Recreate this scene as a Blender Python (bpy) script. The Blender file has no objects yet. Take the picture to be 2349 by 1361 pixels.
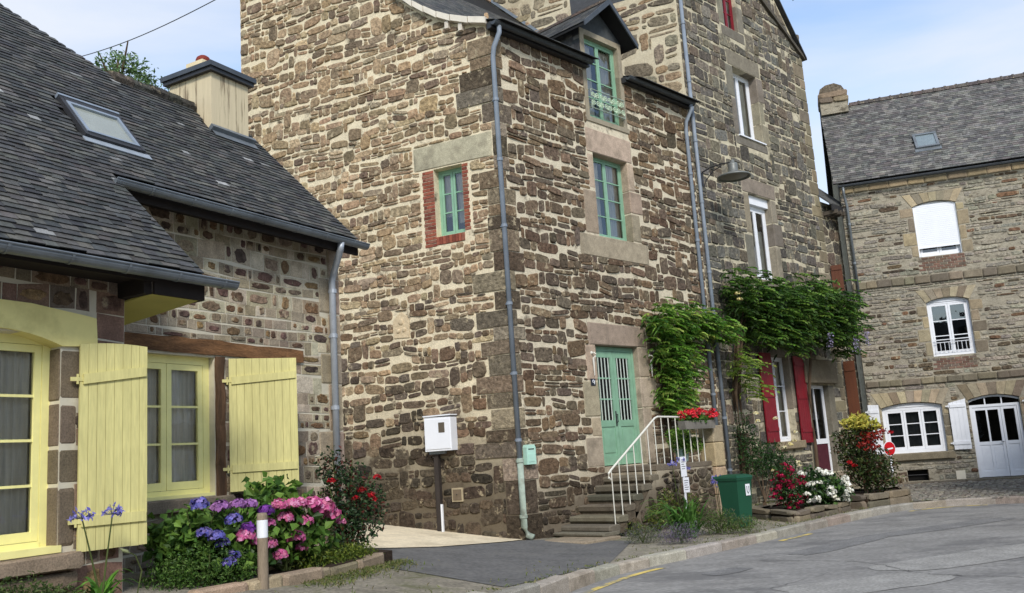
import bpy, math, random
import numpy as np
from mathutils import Matrix, Vector
random.seed(11); rng = np.random.default_rng(11)
SC = bpy.context.scene; COL = SC.collection
R = math.radians
def C(r, g, b, k=1.0):
    f = lambda v: ((v/255+0.055)/1.055)**2.4 if v > 10 else v/255/12.92
    return (f(r)*k, f(g)*k, f(b)*k)
# ------------------------------------------------------------------ camera
EYE = 1.6; FPX = 2094.0; PW, PH = 2349, 1361
pit, rol = R(9.9), R(-3.85)
Fv = Vector((0, math.cos(pit), math.sin(pit))); U0 = Vector((0, -math.sin(pit), math.cos(pit))); R0 = Vector((1, 0, 0))
Rv = R0*math.cos(rol)+U0*math.sin(rol); Uv = -R0*math.sin(rol)+U0*math.cos(rol)
cd = bpy.data.cameras.new('camera'); cam = bpy.data.objects.new('camera', cd); COL.objects.link(cam)
cam.matrix_world = Matrix(((Rv.x, Uv.x, -Fv.x, 0), (Rv.y, Uv.y, -Fv.y, 0), (Rv.z, Uv.z, -Fv.z, EYE), (0, 0, 0, 1)))
cd.sensor_fit = 'HORIZONTAL'; cd.sensor_width = 36; cd.lens = 36*FPX/PW; cd.clip_end = 2000; cd.clip_start = .05
SC.camera = cam
def in_view(p):
    v = Vector(p)-Vector((0, 0, EYE)); d = v.dot(Fv)
    if d < .5: return 0
    x = v.dot(Rv)/d*FPX; y = v.dot(Uv)/d*FPX
    return 1/d**2 if abs(x) < PW/2+30 and abs(y) < PH/2+30 else 0
# ------------------------------------------------------------------ sky and sun
SUN_AZ, SUN_EL = R(172), R(38)          # azimuth of the sun seen from the place (0 = +Y, clockwise), elevation
w = bpy.data.worlds.new('World'); SC.world = w; w.use_nodes = True
nt = w.node_tree; nt.nodes.clear()
def wn(t, **k):
    n = nt.nodes.new(t)
    for a, b in k.items(): setattr(n, a, b)
    return n
sky = wn('ShaderNodeTexSky', sky_type='NISHITA', sun_disc=False, sun_elevation=SUN_EL, sun_rotation=SUN_AZ, air_density=1.0, dust_density=.4, ozone_density=1.3)
tc = wn('ShaderNodeTexCoord'); mp = wn('ShaderNodeMapping'); mp.inputs['Scale'].default_value = (1.0, 1.0, 3.6); mp.inputs['Location'].default_value = (1.7, .9, .45)
no = wn('ShaderNodeTexNoise'); no.inputs['Scale'].default_value = 1.7; no.inputs['Detail'].default_value = 7; no.inputs['Roughness'].default_value = .52; no.inputs['Distortion'].default_value = .35
rp = wn('ShaderNodeValToRGB'); rp.color_ramp.elements[0].position = .33; rp.color_ramp.elements[1].position = .66
mx = wn('ShaderNodeMix', data_type='RGBA'); mx.inputs['B'].default_value = (3.15, 3.4, 3.85, 1)
bg = wn('ShaderNodeBackground'); bg.inputs['Strength'].default_value = .13; wo = wn('ShaderNodeOutputWorld')
lk = nt.links.new
lk(tc.outputs['Generated'], mp.inputs['Vector']); lk(mp.outputs[0], no.inputs['Vector']); lk(no.outputs['Fac'], rp.inputs['Fac'])
lk(rp.outputs['Color'], mx.inputs['Factor']); lk(sky.outputs[0], mx.inputs['A']); lk(mx.outputs['Result'], bg.inputs['Color']); lk(bg.outputs[0], wo.inputs['Surface'])
sd = bpy.data.lights.new('sun', 'SUN'); sd.energy = 1.5; sd.angle = R(12); sd.color = (1, .955, .89)
so = bpy.data.objects.new('sun', sd); COL.objects.link(so)
sv = Vector((math.sin(SUN_AZ)*math.cos(SUN_EL), math.cos(SUN_AZ)*math.cos(SUN_EL), math.sin(SUN_EL)))
so.rotation_euler = sv.to_track_quat('Z', 'Y').to_euler(); so.location = sv*60
SC.view_settings.view_transform = 'Standard'; SC.view_settings.look = 'None'; SC.view_settings.gamma = 1; SC.view_settings.use_curve_mapping = False
SC.view_settings.exposure = 1.0
# ------------------------------------------------------------------ materials
MATS = {}
def mat(name, col=None, var=.18, scale=6.0, rough=.85, bump=.3, bscale=None, bdist=.01, stain=None, sscale=.7, slo=.5, shi=.7, spec=.25, metal=0.0, stretch=(1, 1, 1), trans=0.0, fine=0.0):
    """Principled material in world position space: colour (or the mesh's own 'col' attribute) with two sizes of mottling, an optional stain and bump."""
    if name in MATS: return MATS[name]
    m = bpy.data.materials.new(name); m.use_nodes = True; t = m.node_tree; t.nodes.clear(); L = t.links.new
    def N(ty, **k):
        n = t.nodes.new(ty)
        for a, b in k.items(): setattr(n, a, b)
        return n
    out = N('ShaderNodeOutputMaterial'); bs = N('ShaderNodeBsdfPrincipled')
    bs.inputs['Roughness'].default_value = rough; bs.inputs['Specular IOR Level'].default_value = spec; bs.inputs['Metallic'].default_value = metal
    ge = N('ShaderNodeNewGeometry'); ma = N('ShaderNodeMapping'); ma.inputs['Scale'].default_value = stretch; L(ge.outputs['Position'], ma.inputs['Vector'])
    n1 = N('ShaderNodeTexNoise'); n1.inputs['Scale'].default_value = scale; n1.inputs['Detail'].default_value = 6; n1.inputs['Roughness'].default_value = .6; L(ma.outputs[0], n1.inputs['Vector'])
    mr = N('ShaderNodeMapRange'); mr.inputs['From Min'].default_value = .3; mr.inputs['From Max'].default_value = .7; mr.inputs['To Min'].default_value = 1-var; mr.inputs['To Max'].default_value = 1+var; L(n1.outputs['Fac'], mr.inputs['Value'])
    mu = N('ShaderNodeVectorMath', operation='MULTIPLY'); L(mr.outputs[0], mu.inputs[1])
    if col is None:
        at = N('ShaderNodeAttribute', attribute_name='col'); L(at.outputs['Color'], mu.inputs[0])
    else: mu.inputs[0].default_value = col
    cs = mu.outputs[0]
    if fine:
        nf = N('ShaderNodeTexNoise'); nf.inputs['Scale'].default_value = scale*9; nf.inputs['Detail'].default_value = 3; L(ma.outputs[0], nf.inputs['Vector'])
        mf = N('ShaderNodeMapRange'); mf.inputs['From Min'].default_value = .35; mf.inputs['From Max'].default_value = .65; mf.inputs['To Min'].default_value = 1-fine; mf.inputs['To Max'].default_value = 1+fine; L(nf.outputs['Fac'], mf.inputs['Value'])
        m3 = N('ShaderNodeVectorMath', operation='MULTIPLY'); L(cs, m3.inputs[0]); L(mf.outputs[0], m3.inputs[1]); cs = m3.outputs[0]
    if stain:
        n2 = N('ShaderNodeTexNoise'); n2.inputs['Scale'].default_value = sscale; n2.inputs['Detail'].default_value = 7; n2.inputs['Roughness'].default_value = .65; L(ma.outputs[0], n2.inputs['Vector'])
        m2 = N('ShaderNodeMapRange'); m2.inputs['From Min'].default_value = slo; m2.inputs['From Max'].default_value = shi; m2.inputs['To Max'].default_value = stain[3] if len(stain) > 3 else .8; L(n2.outputs['Fac'], m2.inputs['Value'])
        mi = N('ShaderNodeMix', data_type='RGBA'); L(m2.outputs[0], mi.inputs['Factor']); L(cs, mi.inputs['A']); mi.inputs['B'].default_value = (*stain[:3], 1); cs = mi.outputs['Result']
    L(cs, bs.inputs['Base Color'])
    if bump:
        n3 = N('ShaderNodeTexNoise'); n3.inputs['Scale'].default_value = bscale or scale*3; n3.inputs['Detail'].default_value = 6; n3.inputs['Roughness'].default_value = .65; L(ma.outputs[0], n3.inputs['Vector'])
        bu = N('ShaderNodeBump'); bu.inputs['Strength'].default_value = bump; bu.inputs['Distance'].default_value = bdist; L(n3.outputs['Fac'], bu.inputs['Height']); L(bu.outputs[0], bs.inputs['Normal'])
    if trans:
        tr = N('ShaderNodeBsdfTranslucent'); L(cs, tr.inputs['Color']); ms = N('ShaderNodeMixShader'); ms.inputs[0].default_value = trans
        L(bs.outputs[0], ms.inputs[1]); L(tr.outputs[0], ms.inputs[2]); L(ms.outputs[0], out.inputs['Surface'])
    else: L(bs.outputs[0], out.inputs['Surface'])
    m.diffuse_color = (*(col or (.3, .25, .2)), 1)
    MATS[name] = m; return m
def glass(name='glass', tint=(.9, .93, .93), refl=.18, mul=1.0):
    if name in MATS: return MATS[name]
    m = bpy.data.materials.new(name); m.use_nodes = True; t = m.node_tree; t.nodes.clear(); L = t.links.new
    o = t.nodes.new('ShaderNodeOutputMaterial'); tr = t.nodes.new('ShaderNodeBsdfTransparent'); tr.inputs[0].default_value = (*tint, 1)
    gl = t.nodes.new('ShaderNodeBsdfGlossy'); gl.inputs['Roughness'].default_value = .02; gl.inputs['Color'].default_value = (.95, .95, .95, 1)
    fr = t.nodes.new('ShaderNodeFresnel'); fr.inputs['IOR'].default_value = 1.65
    nz = t.nodes.new('ShaderNodeTexNoise'); nz.inputs['Scale'].default_value = 2.5; ge = t.nodes.new('ShaderNodeNewGeometry'); L(ge.outputs['Position'], nz.inputs['Vector'])
    bu = t.nodes.new('ShaderNodeBump'); bu.inputs['Strength'].default_value = .12; bu.inputs['Distance'].default_value = .02; L(nz.outputs['Fac'], bu.inputs['Height']); L(bu.outputs[0], gl.inputs['Normal'])
    ad = t.nodes.new('ShaderNodeMath'); ad.operation = 'MULTIPLY_ADD'; ad.inputs[1].default_value = mul; ad.inputs[2].default_value = refl*.3; ad.use_clamp = True; L(fr.outputs[0], ad.inputs[0])
    mi = t.nodes.new('ShaderNodeMixShader'); L(ad.outputs[0], mi.inputs[0]); L(tr.outputs[0], mi.inputs[1]); L(gl.outputs[0], mi.inputs[2]); L(mi.outputs[0], o.inputs['Surface'])
    MATS[name] = m; return m
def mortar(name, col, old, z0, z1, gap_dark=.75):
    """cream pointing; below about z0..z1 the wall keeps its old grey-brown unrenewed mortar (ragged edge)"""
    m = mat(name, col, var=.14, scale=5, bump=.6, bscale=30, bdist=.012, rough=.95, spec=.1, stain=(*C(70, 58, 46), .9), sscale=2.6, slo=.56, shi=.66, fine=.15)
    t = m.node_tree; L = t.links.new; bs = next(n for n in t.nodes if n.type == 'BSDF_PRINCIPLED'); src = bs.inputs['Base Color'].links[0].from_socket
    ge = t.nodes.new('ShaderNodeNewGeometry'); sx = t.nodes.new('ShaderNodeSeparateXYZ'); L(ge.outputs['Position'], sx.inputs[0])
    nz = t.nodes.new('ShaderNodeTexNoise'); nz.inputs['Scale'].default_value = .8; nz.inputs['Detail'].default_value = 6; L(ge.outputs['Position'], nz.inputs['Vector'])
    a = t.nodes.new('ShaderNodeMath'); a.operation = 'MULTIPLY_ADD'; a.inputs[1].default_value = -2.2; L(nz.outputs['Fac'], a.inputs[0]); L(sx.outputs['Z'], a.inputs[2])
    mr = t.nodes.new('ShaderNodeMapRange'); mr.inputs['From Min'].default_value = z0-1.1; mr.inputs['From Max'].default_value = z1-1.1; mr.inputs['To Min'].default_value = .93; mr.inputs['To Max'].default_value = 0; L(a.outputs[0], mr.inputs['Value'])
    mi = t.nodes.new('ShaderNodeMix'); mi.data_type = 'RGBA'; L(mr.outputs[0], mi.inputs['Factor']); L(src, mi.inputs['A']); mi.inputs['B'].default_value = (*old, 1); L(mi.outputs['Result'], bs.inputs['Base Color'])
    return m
M_STONE = mat('stone', None, var=.5, scale=13, bump=1.0, bscale=17, bdist=.05, rough=.92, spec=.12, fine=.22, stain=(*C(196, 180, 148), .7), sscale=5, slo=.585, shi=.67)
M_GRAN = mat('granite', None, var=.16, scale=7, bump=.5, bscale=60, bdist=.008, rough=.9, spec=.15, fine=.22, stain=(*C(96, 88, 74), .6), sscale=2.2, slo=.5, shi=.72)
M_BRICK = mat('brick', None, var=.2, scale=12, bump=.5, bscale=60, bdist=.006, rough=.92, spec=.1, fine=.15)
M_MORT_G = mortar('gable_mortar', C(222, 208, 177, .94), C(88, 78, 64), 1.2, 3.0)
M_MORT_F = mortar('front_mortar', C(212, 200, 174, .92), C(104, 94, 80), .6, 1.6)
M_MORT_T = mat('tall_house_mortar', C(198, 188, 162, .92), var=.2, scale=3, bump=.5, bscale=30, rough=.95, spec=.1, stain=(*C(84, 78, 66), .85), sscale=2.2, slo=.5, shi=.62, fine=.12)
M_MORT_R = mat('right_house_mortar', C(164, 156, 138, .92), var=.2, scale=3, bump=.6, bscale=18, bdist=.03, rough=.95, spec=.1, stain=(*C(88, 80, 68), .8), sscale=3.2, slo=.54, shi=.64, fine=.15, stretch=(1, 1, 2.2))
M_POINT = mat('pale_pointing', C(212, 204, 182, .9), var=.12, scale=4, bump=.4, bscale=40, rough=.95, spec=.1)
M_SLATE = mat('slate', None, var=.28, scale=11, bump=.6, bscale=40, bdist=.006, rough=.62, spec=.3, fine=.2, stain=(*C(118, 116, 106), .4), sscale=3.0, slo=.58, shi=.74)
M_SLATE_R = mat('old_slate', None, var=.3, scale=5, bump=.6, bscale=30, bdist=.008, rough=.8, spec=.2, fine=.25, stain=(*C(160, 158, 150), .6), sscale=4.5, slo=.56, shi=.68)
M_UNDER = mat('roof_board', C(34, 34, 34), var=.2, bump=0)
M_DARK = mat('dark_interior', C(26, 25, 24), var=.3, scale=2, bump=0)
M_ZINC = mat('zinc', C(122, 128, 132), var=.2, scale=5, rough=.45, bump=.1, spec=.5, metal=.35, stain=(*C(70, 72, 72), .6), sscale=2.5)
M_ZINCD = mat('dark_zinc', C(74, 78, 82), var=.18, scale=5, rough=.5, bump=.1, spec=.45, metal=.3)
M_PIPE = mat('blue_grey_pipe', C(126, 135, 145), var=.12, scale=4, rough=.5, bump=.05, spec=.4)
M_CAST = mat('pale_green_iron', C(158, 172, 158), var=.16, scale=9, rough=.65, bump=.2, stain=(*C(105, 100, 86), .7), sscale=4)
M_GREEN = mat('green_paint', C(133, 173, 145), var=.12, scale=5, rough=.5, bump=.12, bscale=40, bdist=.003, spec=.4)
M_YEL = mat('yellow_paint', C(246, 238, 160), var=.08, scale=4, rough=.45, bump=.08, bscale=30, bdist=.003, spec=.4)
M_YELS = mat('shutter_yellow', C(206, 198, 134), var=.12, scale=5, rough=.65, bump=.35, bscale=22, bdist=.004, stretch=(1, 1, .12), spec=.25, fine=.07, stain=(*C(176, 168, 108), .5), sscale=2.4, slo=.55, shi=.72)
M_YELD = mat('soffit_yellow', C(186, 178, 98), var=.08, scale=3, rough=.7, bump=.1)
M_YELR = mat('yellow_render', C(232, 220, 146), var=.08, scale=3, rough=.85, bump=.3, bscale=12, stain=(*C(190, 176, 110), .6), sscale=2)
M_WHITE = mat('white_paint', C(232, 234, 238), var=.04, scale=4, rough=.45, bump=.08, spec=.4)
M_PVC = mat('white_plastic', C(236, 238, 242), var=.03, scale=3, rough=.35, bump=0, spec=.45)
M_RED = mat('red_paint', C(124, 20, 34), var=.12, scale=5, rough=.5, bump=.1, spec=.4, fine=.06)
M_BROWN = mat('brown_paint', C(92, 50, 26), var=.16, scale=5, rough=.55, bump=.15, spec=.35, stretch=(1, 1, .2))
M_OAK = mat('oak', C(122, 88, 58), var=.4, scale=7, bump=.9, bscale=14, bdist=.02, rough=.85, stretch=(.35, .35, 1.6), stain=(*C(64, 46, 32), .8), sscale=3, fine=.2)
M_OAKV = mat('oak_post', C(104, 78, 56), var=.4, scale=7, bump=.9, bscale=14, bdist=.02, rough=.85, stretch=(1.5, 1.5, .2), stain=(*C(58, 44, 34), .8), sscale=3, fine=.2)
M_POST = mat('weathered_post', C(136, 122, 104), var=.25, scale=8, bump=.5, bscale=20, stretch=(1, 1, .2), rough=.9, fine=.12)
M_CREAM = mat('cream_render', C(226, 208, 168), var=.06, scale=4, bump=.3, bscale=40, bdist=.004, rough=.92)
M_TERRA = mat('terracotta', C(120, 50, 40), var=.2, scale=8, bump=.2)
M_IRON = mat('dark_iron', C(48, 48, 50), var=.15, scale=6, rough=.5, bump=.05, spec=.4)
M_LAMP = mat('lamp_grey', C(112, 114, 110), var=.12, scale=6, rough=.45, bump=.05, spec=.45, metal=.2)
M_CURT = mat('lace_curtain', C(246, 236, 218), var=.2, scale=5, rough=.9, bump=.5, bscale=12, bdist=.02, stretch=(3, 3, .3), trans=.15)
M_LEAF = mat('leaf', None, var=.25, scale=5, rough=.5, bump=0, spec=.3, trans=.3)
M_PETAL = mat('petal', None, var=.14, scale=30, rough=.7, bump=0, spec=.2, trans=.25)
M_STEM = mat('stem', C(74, 84, 44), var=.25, scale=8, rough=.8, bump=.2)
M_BARK = mat('bark', C(92, 76, 60), var=.3, scale=9, bump=.7, bscale=20, rough=.95, stretch=(1, 1, .3))
M_BIN = mat('green_plastic', C(28, 78, 56), var=.08, scale=4, rough=.45, bump=.05, spec=.4)
M_SOIL = mat('soil', C(58, 46, 36), var=.35, scale=9, bump=.9, bscale=20, bdist=.03, rough=1)
G_WIN = glass(); G_DARK = glass('dark_glass', (.14, .16, .18), .0, .45)
# ------------------------------------------------------------------ mesh helpers
class MB:
    def __init__(s): s.v = []; s.f = []; s.c = []; s.col = (1, 1, 1)
    def add(s, vs, fs, col=None):
        k = len(s.v); s.v += [tuple(p) for p in vs]; s.f += [tuple(i+k for i in f) for f in fs]; s.c += [col or s.col]*len(vs); return s
    def box(s, a, b, c, d, e, f, col=None):
        return s.add([(a, c, e), (b, c, e), (b, d, e), (a, d, e), (a, c, f), (b, c, f), (b, d, f), (a, d, f)],
                     [(0, 3, 2, 1), (4, 5, 6, 7), (0, 1, 5, 4), (1, 2, 6, 5), (2, 3, 7, 6), (3, 0, 4, 7)], col)
    def prism(s, poly, lo, hi, axis='y', col=None):
        n = len(poly); mk = {'y': lambda p, h: (p[0], h, p[1]), 'z': lambda p, h: (p[0], p[1], h), 'x': lambda p, h: (h, p[0], p[1])}[axis]
        vs = [mk(p, lo) for p in poly]+[mk(p, hi) for p in poly]
        return s.add(vs, [tuple(range(n)), tuple(range(2*n-1, n-1, -1))]+[(i, i+n, (i+1) % n+n, (i+1) % n) for i in range(n)], col)
    def tube(s, path, r, n=8, col=None, caps=True):
        P = [Vector(p) for p in path]; rr = r if isinstance(r, (list, tuple)) else [r]*len(P); rings = []
        for i, p in enumerate(P):
            d = (P[min(i+1, len(P)-1)]-P[max(i-1, 0)]).normalized(); a = d.cross(Vector((0, 0, 1)))
            if a.length < .05: a = Vector((1, 0, 0))
            a.normalize(); b = d.cross(a).normalized()
            rings.append([p+(a*math.cos(2*math.pi*k/n)+b*math.sin(2*math.pi*k/n))*rr[i] for k in range(n)])
        vs = [q for g in rings for q in g]; fs = [(i*n+k, i*n+(k+1) % n, (i+1)*n+(k+1) % n, (i+1)*n+k) for i in range(len(P)-1) for k in range(n)]
        if caps: fs += [tuple(range(n-1, -1, -1)), tuple(range((len(P)-1)*n, len(P)*n))]
        return s.add(vs, fs, col)
    def lathe(s, prof, n=20, o=(0, 0, 0), col=None):
        vs = [(o[0]+r*math.cos(2*math.pi*k/n), o[1]+r*math.sin(2*math.pi*k/n), o[2]+z) for r, z in prof for k in range(n)]
        fs = [(i*n+k, i*n+(k+1) % n, (i+1)*n+(k+1) % n, (i+1)*n+k) for i in range(len(prof)-1) for k in range(n)]
        return s.add(vs, fs, col)
    def cloud(s, cen, size, nrm=None, aspect=.5, pal=None, fold=.18, droop=0):
        """leaf-shaped faces, one per centre"""
        cen = np.asarray(cen, float); n = len(cen)
        if n == 0: return s
        d = rng.normal(size=(n, 3)); d[:, 2] -= droop
        if nrm is None: nn = rng.normal(size=(n, 3)); nn[:, 2] += .6
        else: nn = np.asarray(nrm, float)+rng.normal(size=(n, 3))*.25
        nn /= np.linalg.norm(nn, axis=1)[:, None]+1e-9; d -= nn*(d*nn).sum(1)[:, None]; d /= np.linalg.norm(d, axis=1)[:, None]+1e-9
        sd_ = np.cross(nn, d); sz = (np.ones(n)*size*rng.uniform(.65, 1.3, n))[:, None]
        v = np.stack([cen-d*sz*.5, cen+sd_*sz*aspect*.5+nn*sz*fold-d*sz*.05, cen+d*sz*.5, cen-sd_*sz*aspect*.5+nn*sz*fold-d*sz*.05], 1).reshape(-1, 3)
        k = len(s.v); s.v += [tuple(p) for p in v.tolist()]; s.f += [(k+4*i, k+4*i+1, k+4*i+2, k+4*i+3) for i in range(n)]
        pal = pal or [(1, 1, 1)]; idx = rng.integers(0, len(pal), n); f = rng.uniform(.75, 1.25, n)
        for i in range(n): c = pal[idx[i]]; s.c += [(c[0]*f[i], c[1]*f[i], c[2]*f[i])]*4
        return s
def to_mesh(name, mb, m, smooth=False):
    me = bpy.data.meshes.new(name); me.from_pydata(mb.v, [], mb.f)
    a = me.color_attributes.new('col', 'FLOAT_COLOR', 'POINT')
    arr = np.ones((len(mb.v), 4), np.float32)
    if mb.c: arr[:, :3] = np.array(mb.c, np.float32)
    a.data.foreach_set('color', arr.ravel()); me.materials.append(m)
    if smooth: me.polygons.foreach_set('use_smooth', [True]*len(me.polygons))
    me.update(); return me
WM = {}
def frame(P, az):
    a = R(az); t = (math.sin(a), math.cos(a)); n = (t[1], -t[0]); z = P[2] if len(P) > 2 else 0
    return Matrix(((t[0], -n[0], 0, P[0]), (t[1], -n[1], 0, P[1]), (0, 0, 1, z), (0, 0, 0, 1)))
def T(x, y, z): return Matrix.Translation((x, y, z))
def link(o, parent=None, W=None, label=None, cat=None, group=None, kind=None):
    W = W if W is not None else (WM[parent.name] if parent else Matrix.Identity(4)); COL.objects.link(o)
    if parent: o.parent = parent; o.matrix_local = WM[parent.name].inverted() @ W
    else: o.matrix_local = W
    WM[o.name] = W.copy()
    for k, v in (('label', label), ('category', cat), ('group', group), ('kind', kind)):
        if v: o[k] = v
    return o
def thing(name, label, cat, W=None, group=None): return link(bpy.data.objects.new(name, None), None, W if W is not None else Matrix.Identity(4), label, cat, group)
def obj(name, mb, m, parent=None, W=None, smooth=False, **k):
    return link(bpy.data.objects.new(name, to_mesh(name, mb, m, smooth)), parent, W, **k)
def box(name, d, m, parent=None, W=None, **k): return obj(name, MB().box(*d), m, parent, W, **k)
# ------------------------------------------------------------------ masonry
def clip(poly, a, b, c):
    out = []; n = len(poly)
    for i in range(n):
        p, q = poly[i], poly[(i+1) % n]; dp = a*p[0]+b*p[1]-c; dq = a*q[0]+b*q[1]-c
        if dp <= 0: out.append(p)
        if dp*dq < 0: k = dp/(dp-dq); out.append((p[0]+(q[0]-p[0])*k, p[1]+(q[1]-p[1])*k))
    return out
def area(p): return .5*abs(sum(p[i-1][0]*p[i][1]-p[i][0]*p[i-1][1] for i in range(len(p))))
def cen(p): return (sum(q[0] for q in p)/len(p), sum(q[1] for q in p)/len(p))
def chaikin(p, k=.25):
    o = []
    for i in range(len(p)):
        a, b = p[i], p[(i+1) % len(p)]; o += [(a[0]+(b[0]-a[0])*k, a[1]+(b[1]-a[1])*k), (a[0]+(b[0]-a[0])*(1-k), a[1]+(b[1]-a[1])*(1-k))]
    return o
def hole_clip(poly, s, h, g):
    a, b, c, d = h
    us = [p[0] for p in poly]; zs = [p[1] for p in poly]
    if min(us) > b+g or max(us) < a-g or min(zs) > d+g or max(zs) < c-g: return poly
    ds = [(a-s[0], (1, 0, a-g)), (s[0]-b, (-1, 0, -b-g)), (c-s[1], (0, 1, c-g)), (s[1]-d, (0, -1, -d-g))]
    k = max(ds, key=lambda x: x[0])[1]
    return clip(poly, *k)
def rubble(u0, u1, z0, z1, h, w_, gap, holes=(), top=None, split=.25, jit=.3, an=1.45, bigs=.07):
    """irregular stones in rough courses: weighted Voronoi cells, clipped to the wall and its openings"""
    seeds = []; z = z0
    while z < z1:
        hh = h*random.choice((.65, .85, 1, 1.2, 1.45))*random.uniform(.9, 1.1); u = u0-random.uniform(0, w_)
        while u < u1+w_*.3:
            ww = w_*random.choice((.5, .7, .85, 1, 1.2, 1.5, 2.0))*random.uniform(.85, 1.15); cu = u+ww/2+random.uniform(-1, 1)*w_*jit*.3; cz = z+hh/2+random.uniform(-1, 1)*hh*jit
            if random.random() < split:
                seeds.append((cu+random.uniform(-.1, .1)*ww, cz+hh*.27, .0)); seeds.append((cu+random.uniform(-.1, .1)*ww, cz-hh*.27, 0))
            else: seeds.append((cu, cz, (ww/w_-1)*.2*h*h))
            u += ww
        z += hh
    seeds = [s for s in seeds if not any(a+.02 < s[0] < b-.02 and c+.02 < s[1] < d-.02 for a, b, c, d in holes)]
    big = [s for s in seeds if random.random() < bigs]
    if big:
        bs_ = set(big); seeds = [s for s in seeds if s in bs_ or not any(((s[0]-q[0])/an)**2+(s[1]-q[1])**2 < (h*1.05)**2 for q in big)]; seeds = [(s[0], s[1], s[2]+(.35*h*h if s in bs_ else 0)) for s in seeds]
    cs = max(w_, h)*1.3; grid = {}
    for i, s in enumerate(seeds): grid.setdefault((int(s[0]//cs), int(s[1]//cs)), []).append(i)
    ia = 1/an**2; out = []
    for i, s in enumerate(seeds):
        m = w_*1.5; hm = h*1.5; poly = [(s[0]-m, s[1]-hm), (s[0]+m, s[1]-hm), (s[0]+m, s[1]+hm), (s[0]-m, s[1]+hm)]
        gu, gz = int(s[0]//cs), int(s[1]//cs); nb = [j for x in (-1, 0, 1) for y in (-1, 0, 1) for j in grid.get((gu+x, gz+y), ()) if j != i]
        nb.sort(key=lambda j: (seeds[j][0]-s[0])**2*ia+(seeds[j][1]-s[1])**2); g = gap*random.uniform(.7, 1.5)
        for j in nb[:16]:
            q = seeds[j]; a = 2*ia*(q[0]-s[0]); b = 2*(q[1]-s[1]); c = ia*(q[0]**2-s[0]**2)+q[1]**2-s[1]**2+s[2]-q[2]; l = math.hypot(a, b)
            if l < 1e-6: continue
            poly = clip(poly, a, b, c-g/2*l)
            if len(poly) < 3: break
        if len(poly) < 3: continue
        out.append((poly, s))
    return trim(out, u0, u1, z0, z1, gap, holes, top, h, True)
def trim(cells, u0, u1, z0, z1, gap, holes, top, h, rnd):
    res = []
    for poly, s in cells:
        for k in ((-1, 0, -u0-gap/2), (1, 0, u1-gap/2), (0, -1, -z0), (0, 1, z1-gap/2)):
            if poly: poly = clip(poly, *k)
        if top:
            for (a, za), (b, zb) in zip(top[:-1], top[1:]):
                if a <= s[0] <= b and poly: sl = (zb-za)/(b-a); poly = clip(poly, -sl, 1, za-sl*a-gap)
        for hh in holes:
            if len(poly) >= 3: poly = hole_clip(poly, s, hh, gap/2)
        if len(poly) < 3 or area(poly) < .1*h*h: continue
        e = [poly[0]]
        for p in poly[1:]:
            if math.hypot(p[0]-e[-1][0], p[1]-e[-1][1]) > .02: e.append(p)
        if len(e) >= 3: res.append(e)
    return res
def coursed(u0, u1, z0, z1, h, w_, gap, holes=(), top=None, skew=.15, drop=0, split=0, wav=.10, tall=0):
    """squared rubble: wavy courses of uneven height; some stones split in two, some rising through two courses"""
    out = []; z = z0; up = []
    while z < z1-.02:
        hh = min(h*random.choice((.6, .8, 1, 1.15, 1.4))*random.uniform(.9, 1.1), z1-z); u = u0-random.uniform(0, w_); ph = random.uniform(0, 6); am = hh*wav; fq = random.uniform(1.1, 2.3)
        zz = lambda uu: z+am*math.sin(uu*fq+ph)+am*.6*math.sin(uu*fq*2.7+ph*2); nup = []; bl = up+[(x0, x1) for x0, x1, y0, y1 in holes if y0+.01 < z+hh/2 < y1-.01]
        while u < u1:
            ww = w_*random.choice((.45, .65, .85, 1.1, 1.4, 1.9))*random.uniform(.9, 1.1)
            blk = min((q for q in bl if q[0] < u+ww+.05 and q[1] > u+.005), default=None)
            if blk:
                if blk[0]-u < .07: u = blk[1]; continue
                ww = blk[0]-u
            a, b = u+gap/2, u+ww-gap/2; k = lambda: random.uniform(-skew, skew)*hh; c = (u+ww/2, z+hh/2)
            if random.random() < drop: u += ww; continue
            hi_ = hh
            if tall and random.random() < tall and ww > .5*w_ and z+1.7*hh < z1: hi_ = hh*1.75; nup.append((u, u+ww))
            parts = [(0, hi_)]
            if split and hi_ == hh and random.random() < split: f_ = random.uniform(.38, .62)*hh; parts = [(0, f_), (f_, hh)]
            for lo, hi in parts:
                if hi-lo < gap*1.6: continue
                p = [(a+k()*.6, zz(a)+lo+gap/2+abs(k())*.5), (b+k()*.6, zz(b)+lo+gap/2+abs(k())*.5), (b+k()*.6, zz(b)+hi-gap/2-abs(k())*.5), (a+k()*.6, zz(a)+hi-gap/2-abs(k())*.5)]
                out.append((p, (c[0], z+(lo+hi)/2)))
            u += ww
        up = nup; z += hh
    return trim(out, u0, u1, z0, z1, gap, holes, top, h, False)
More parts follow.
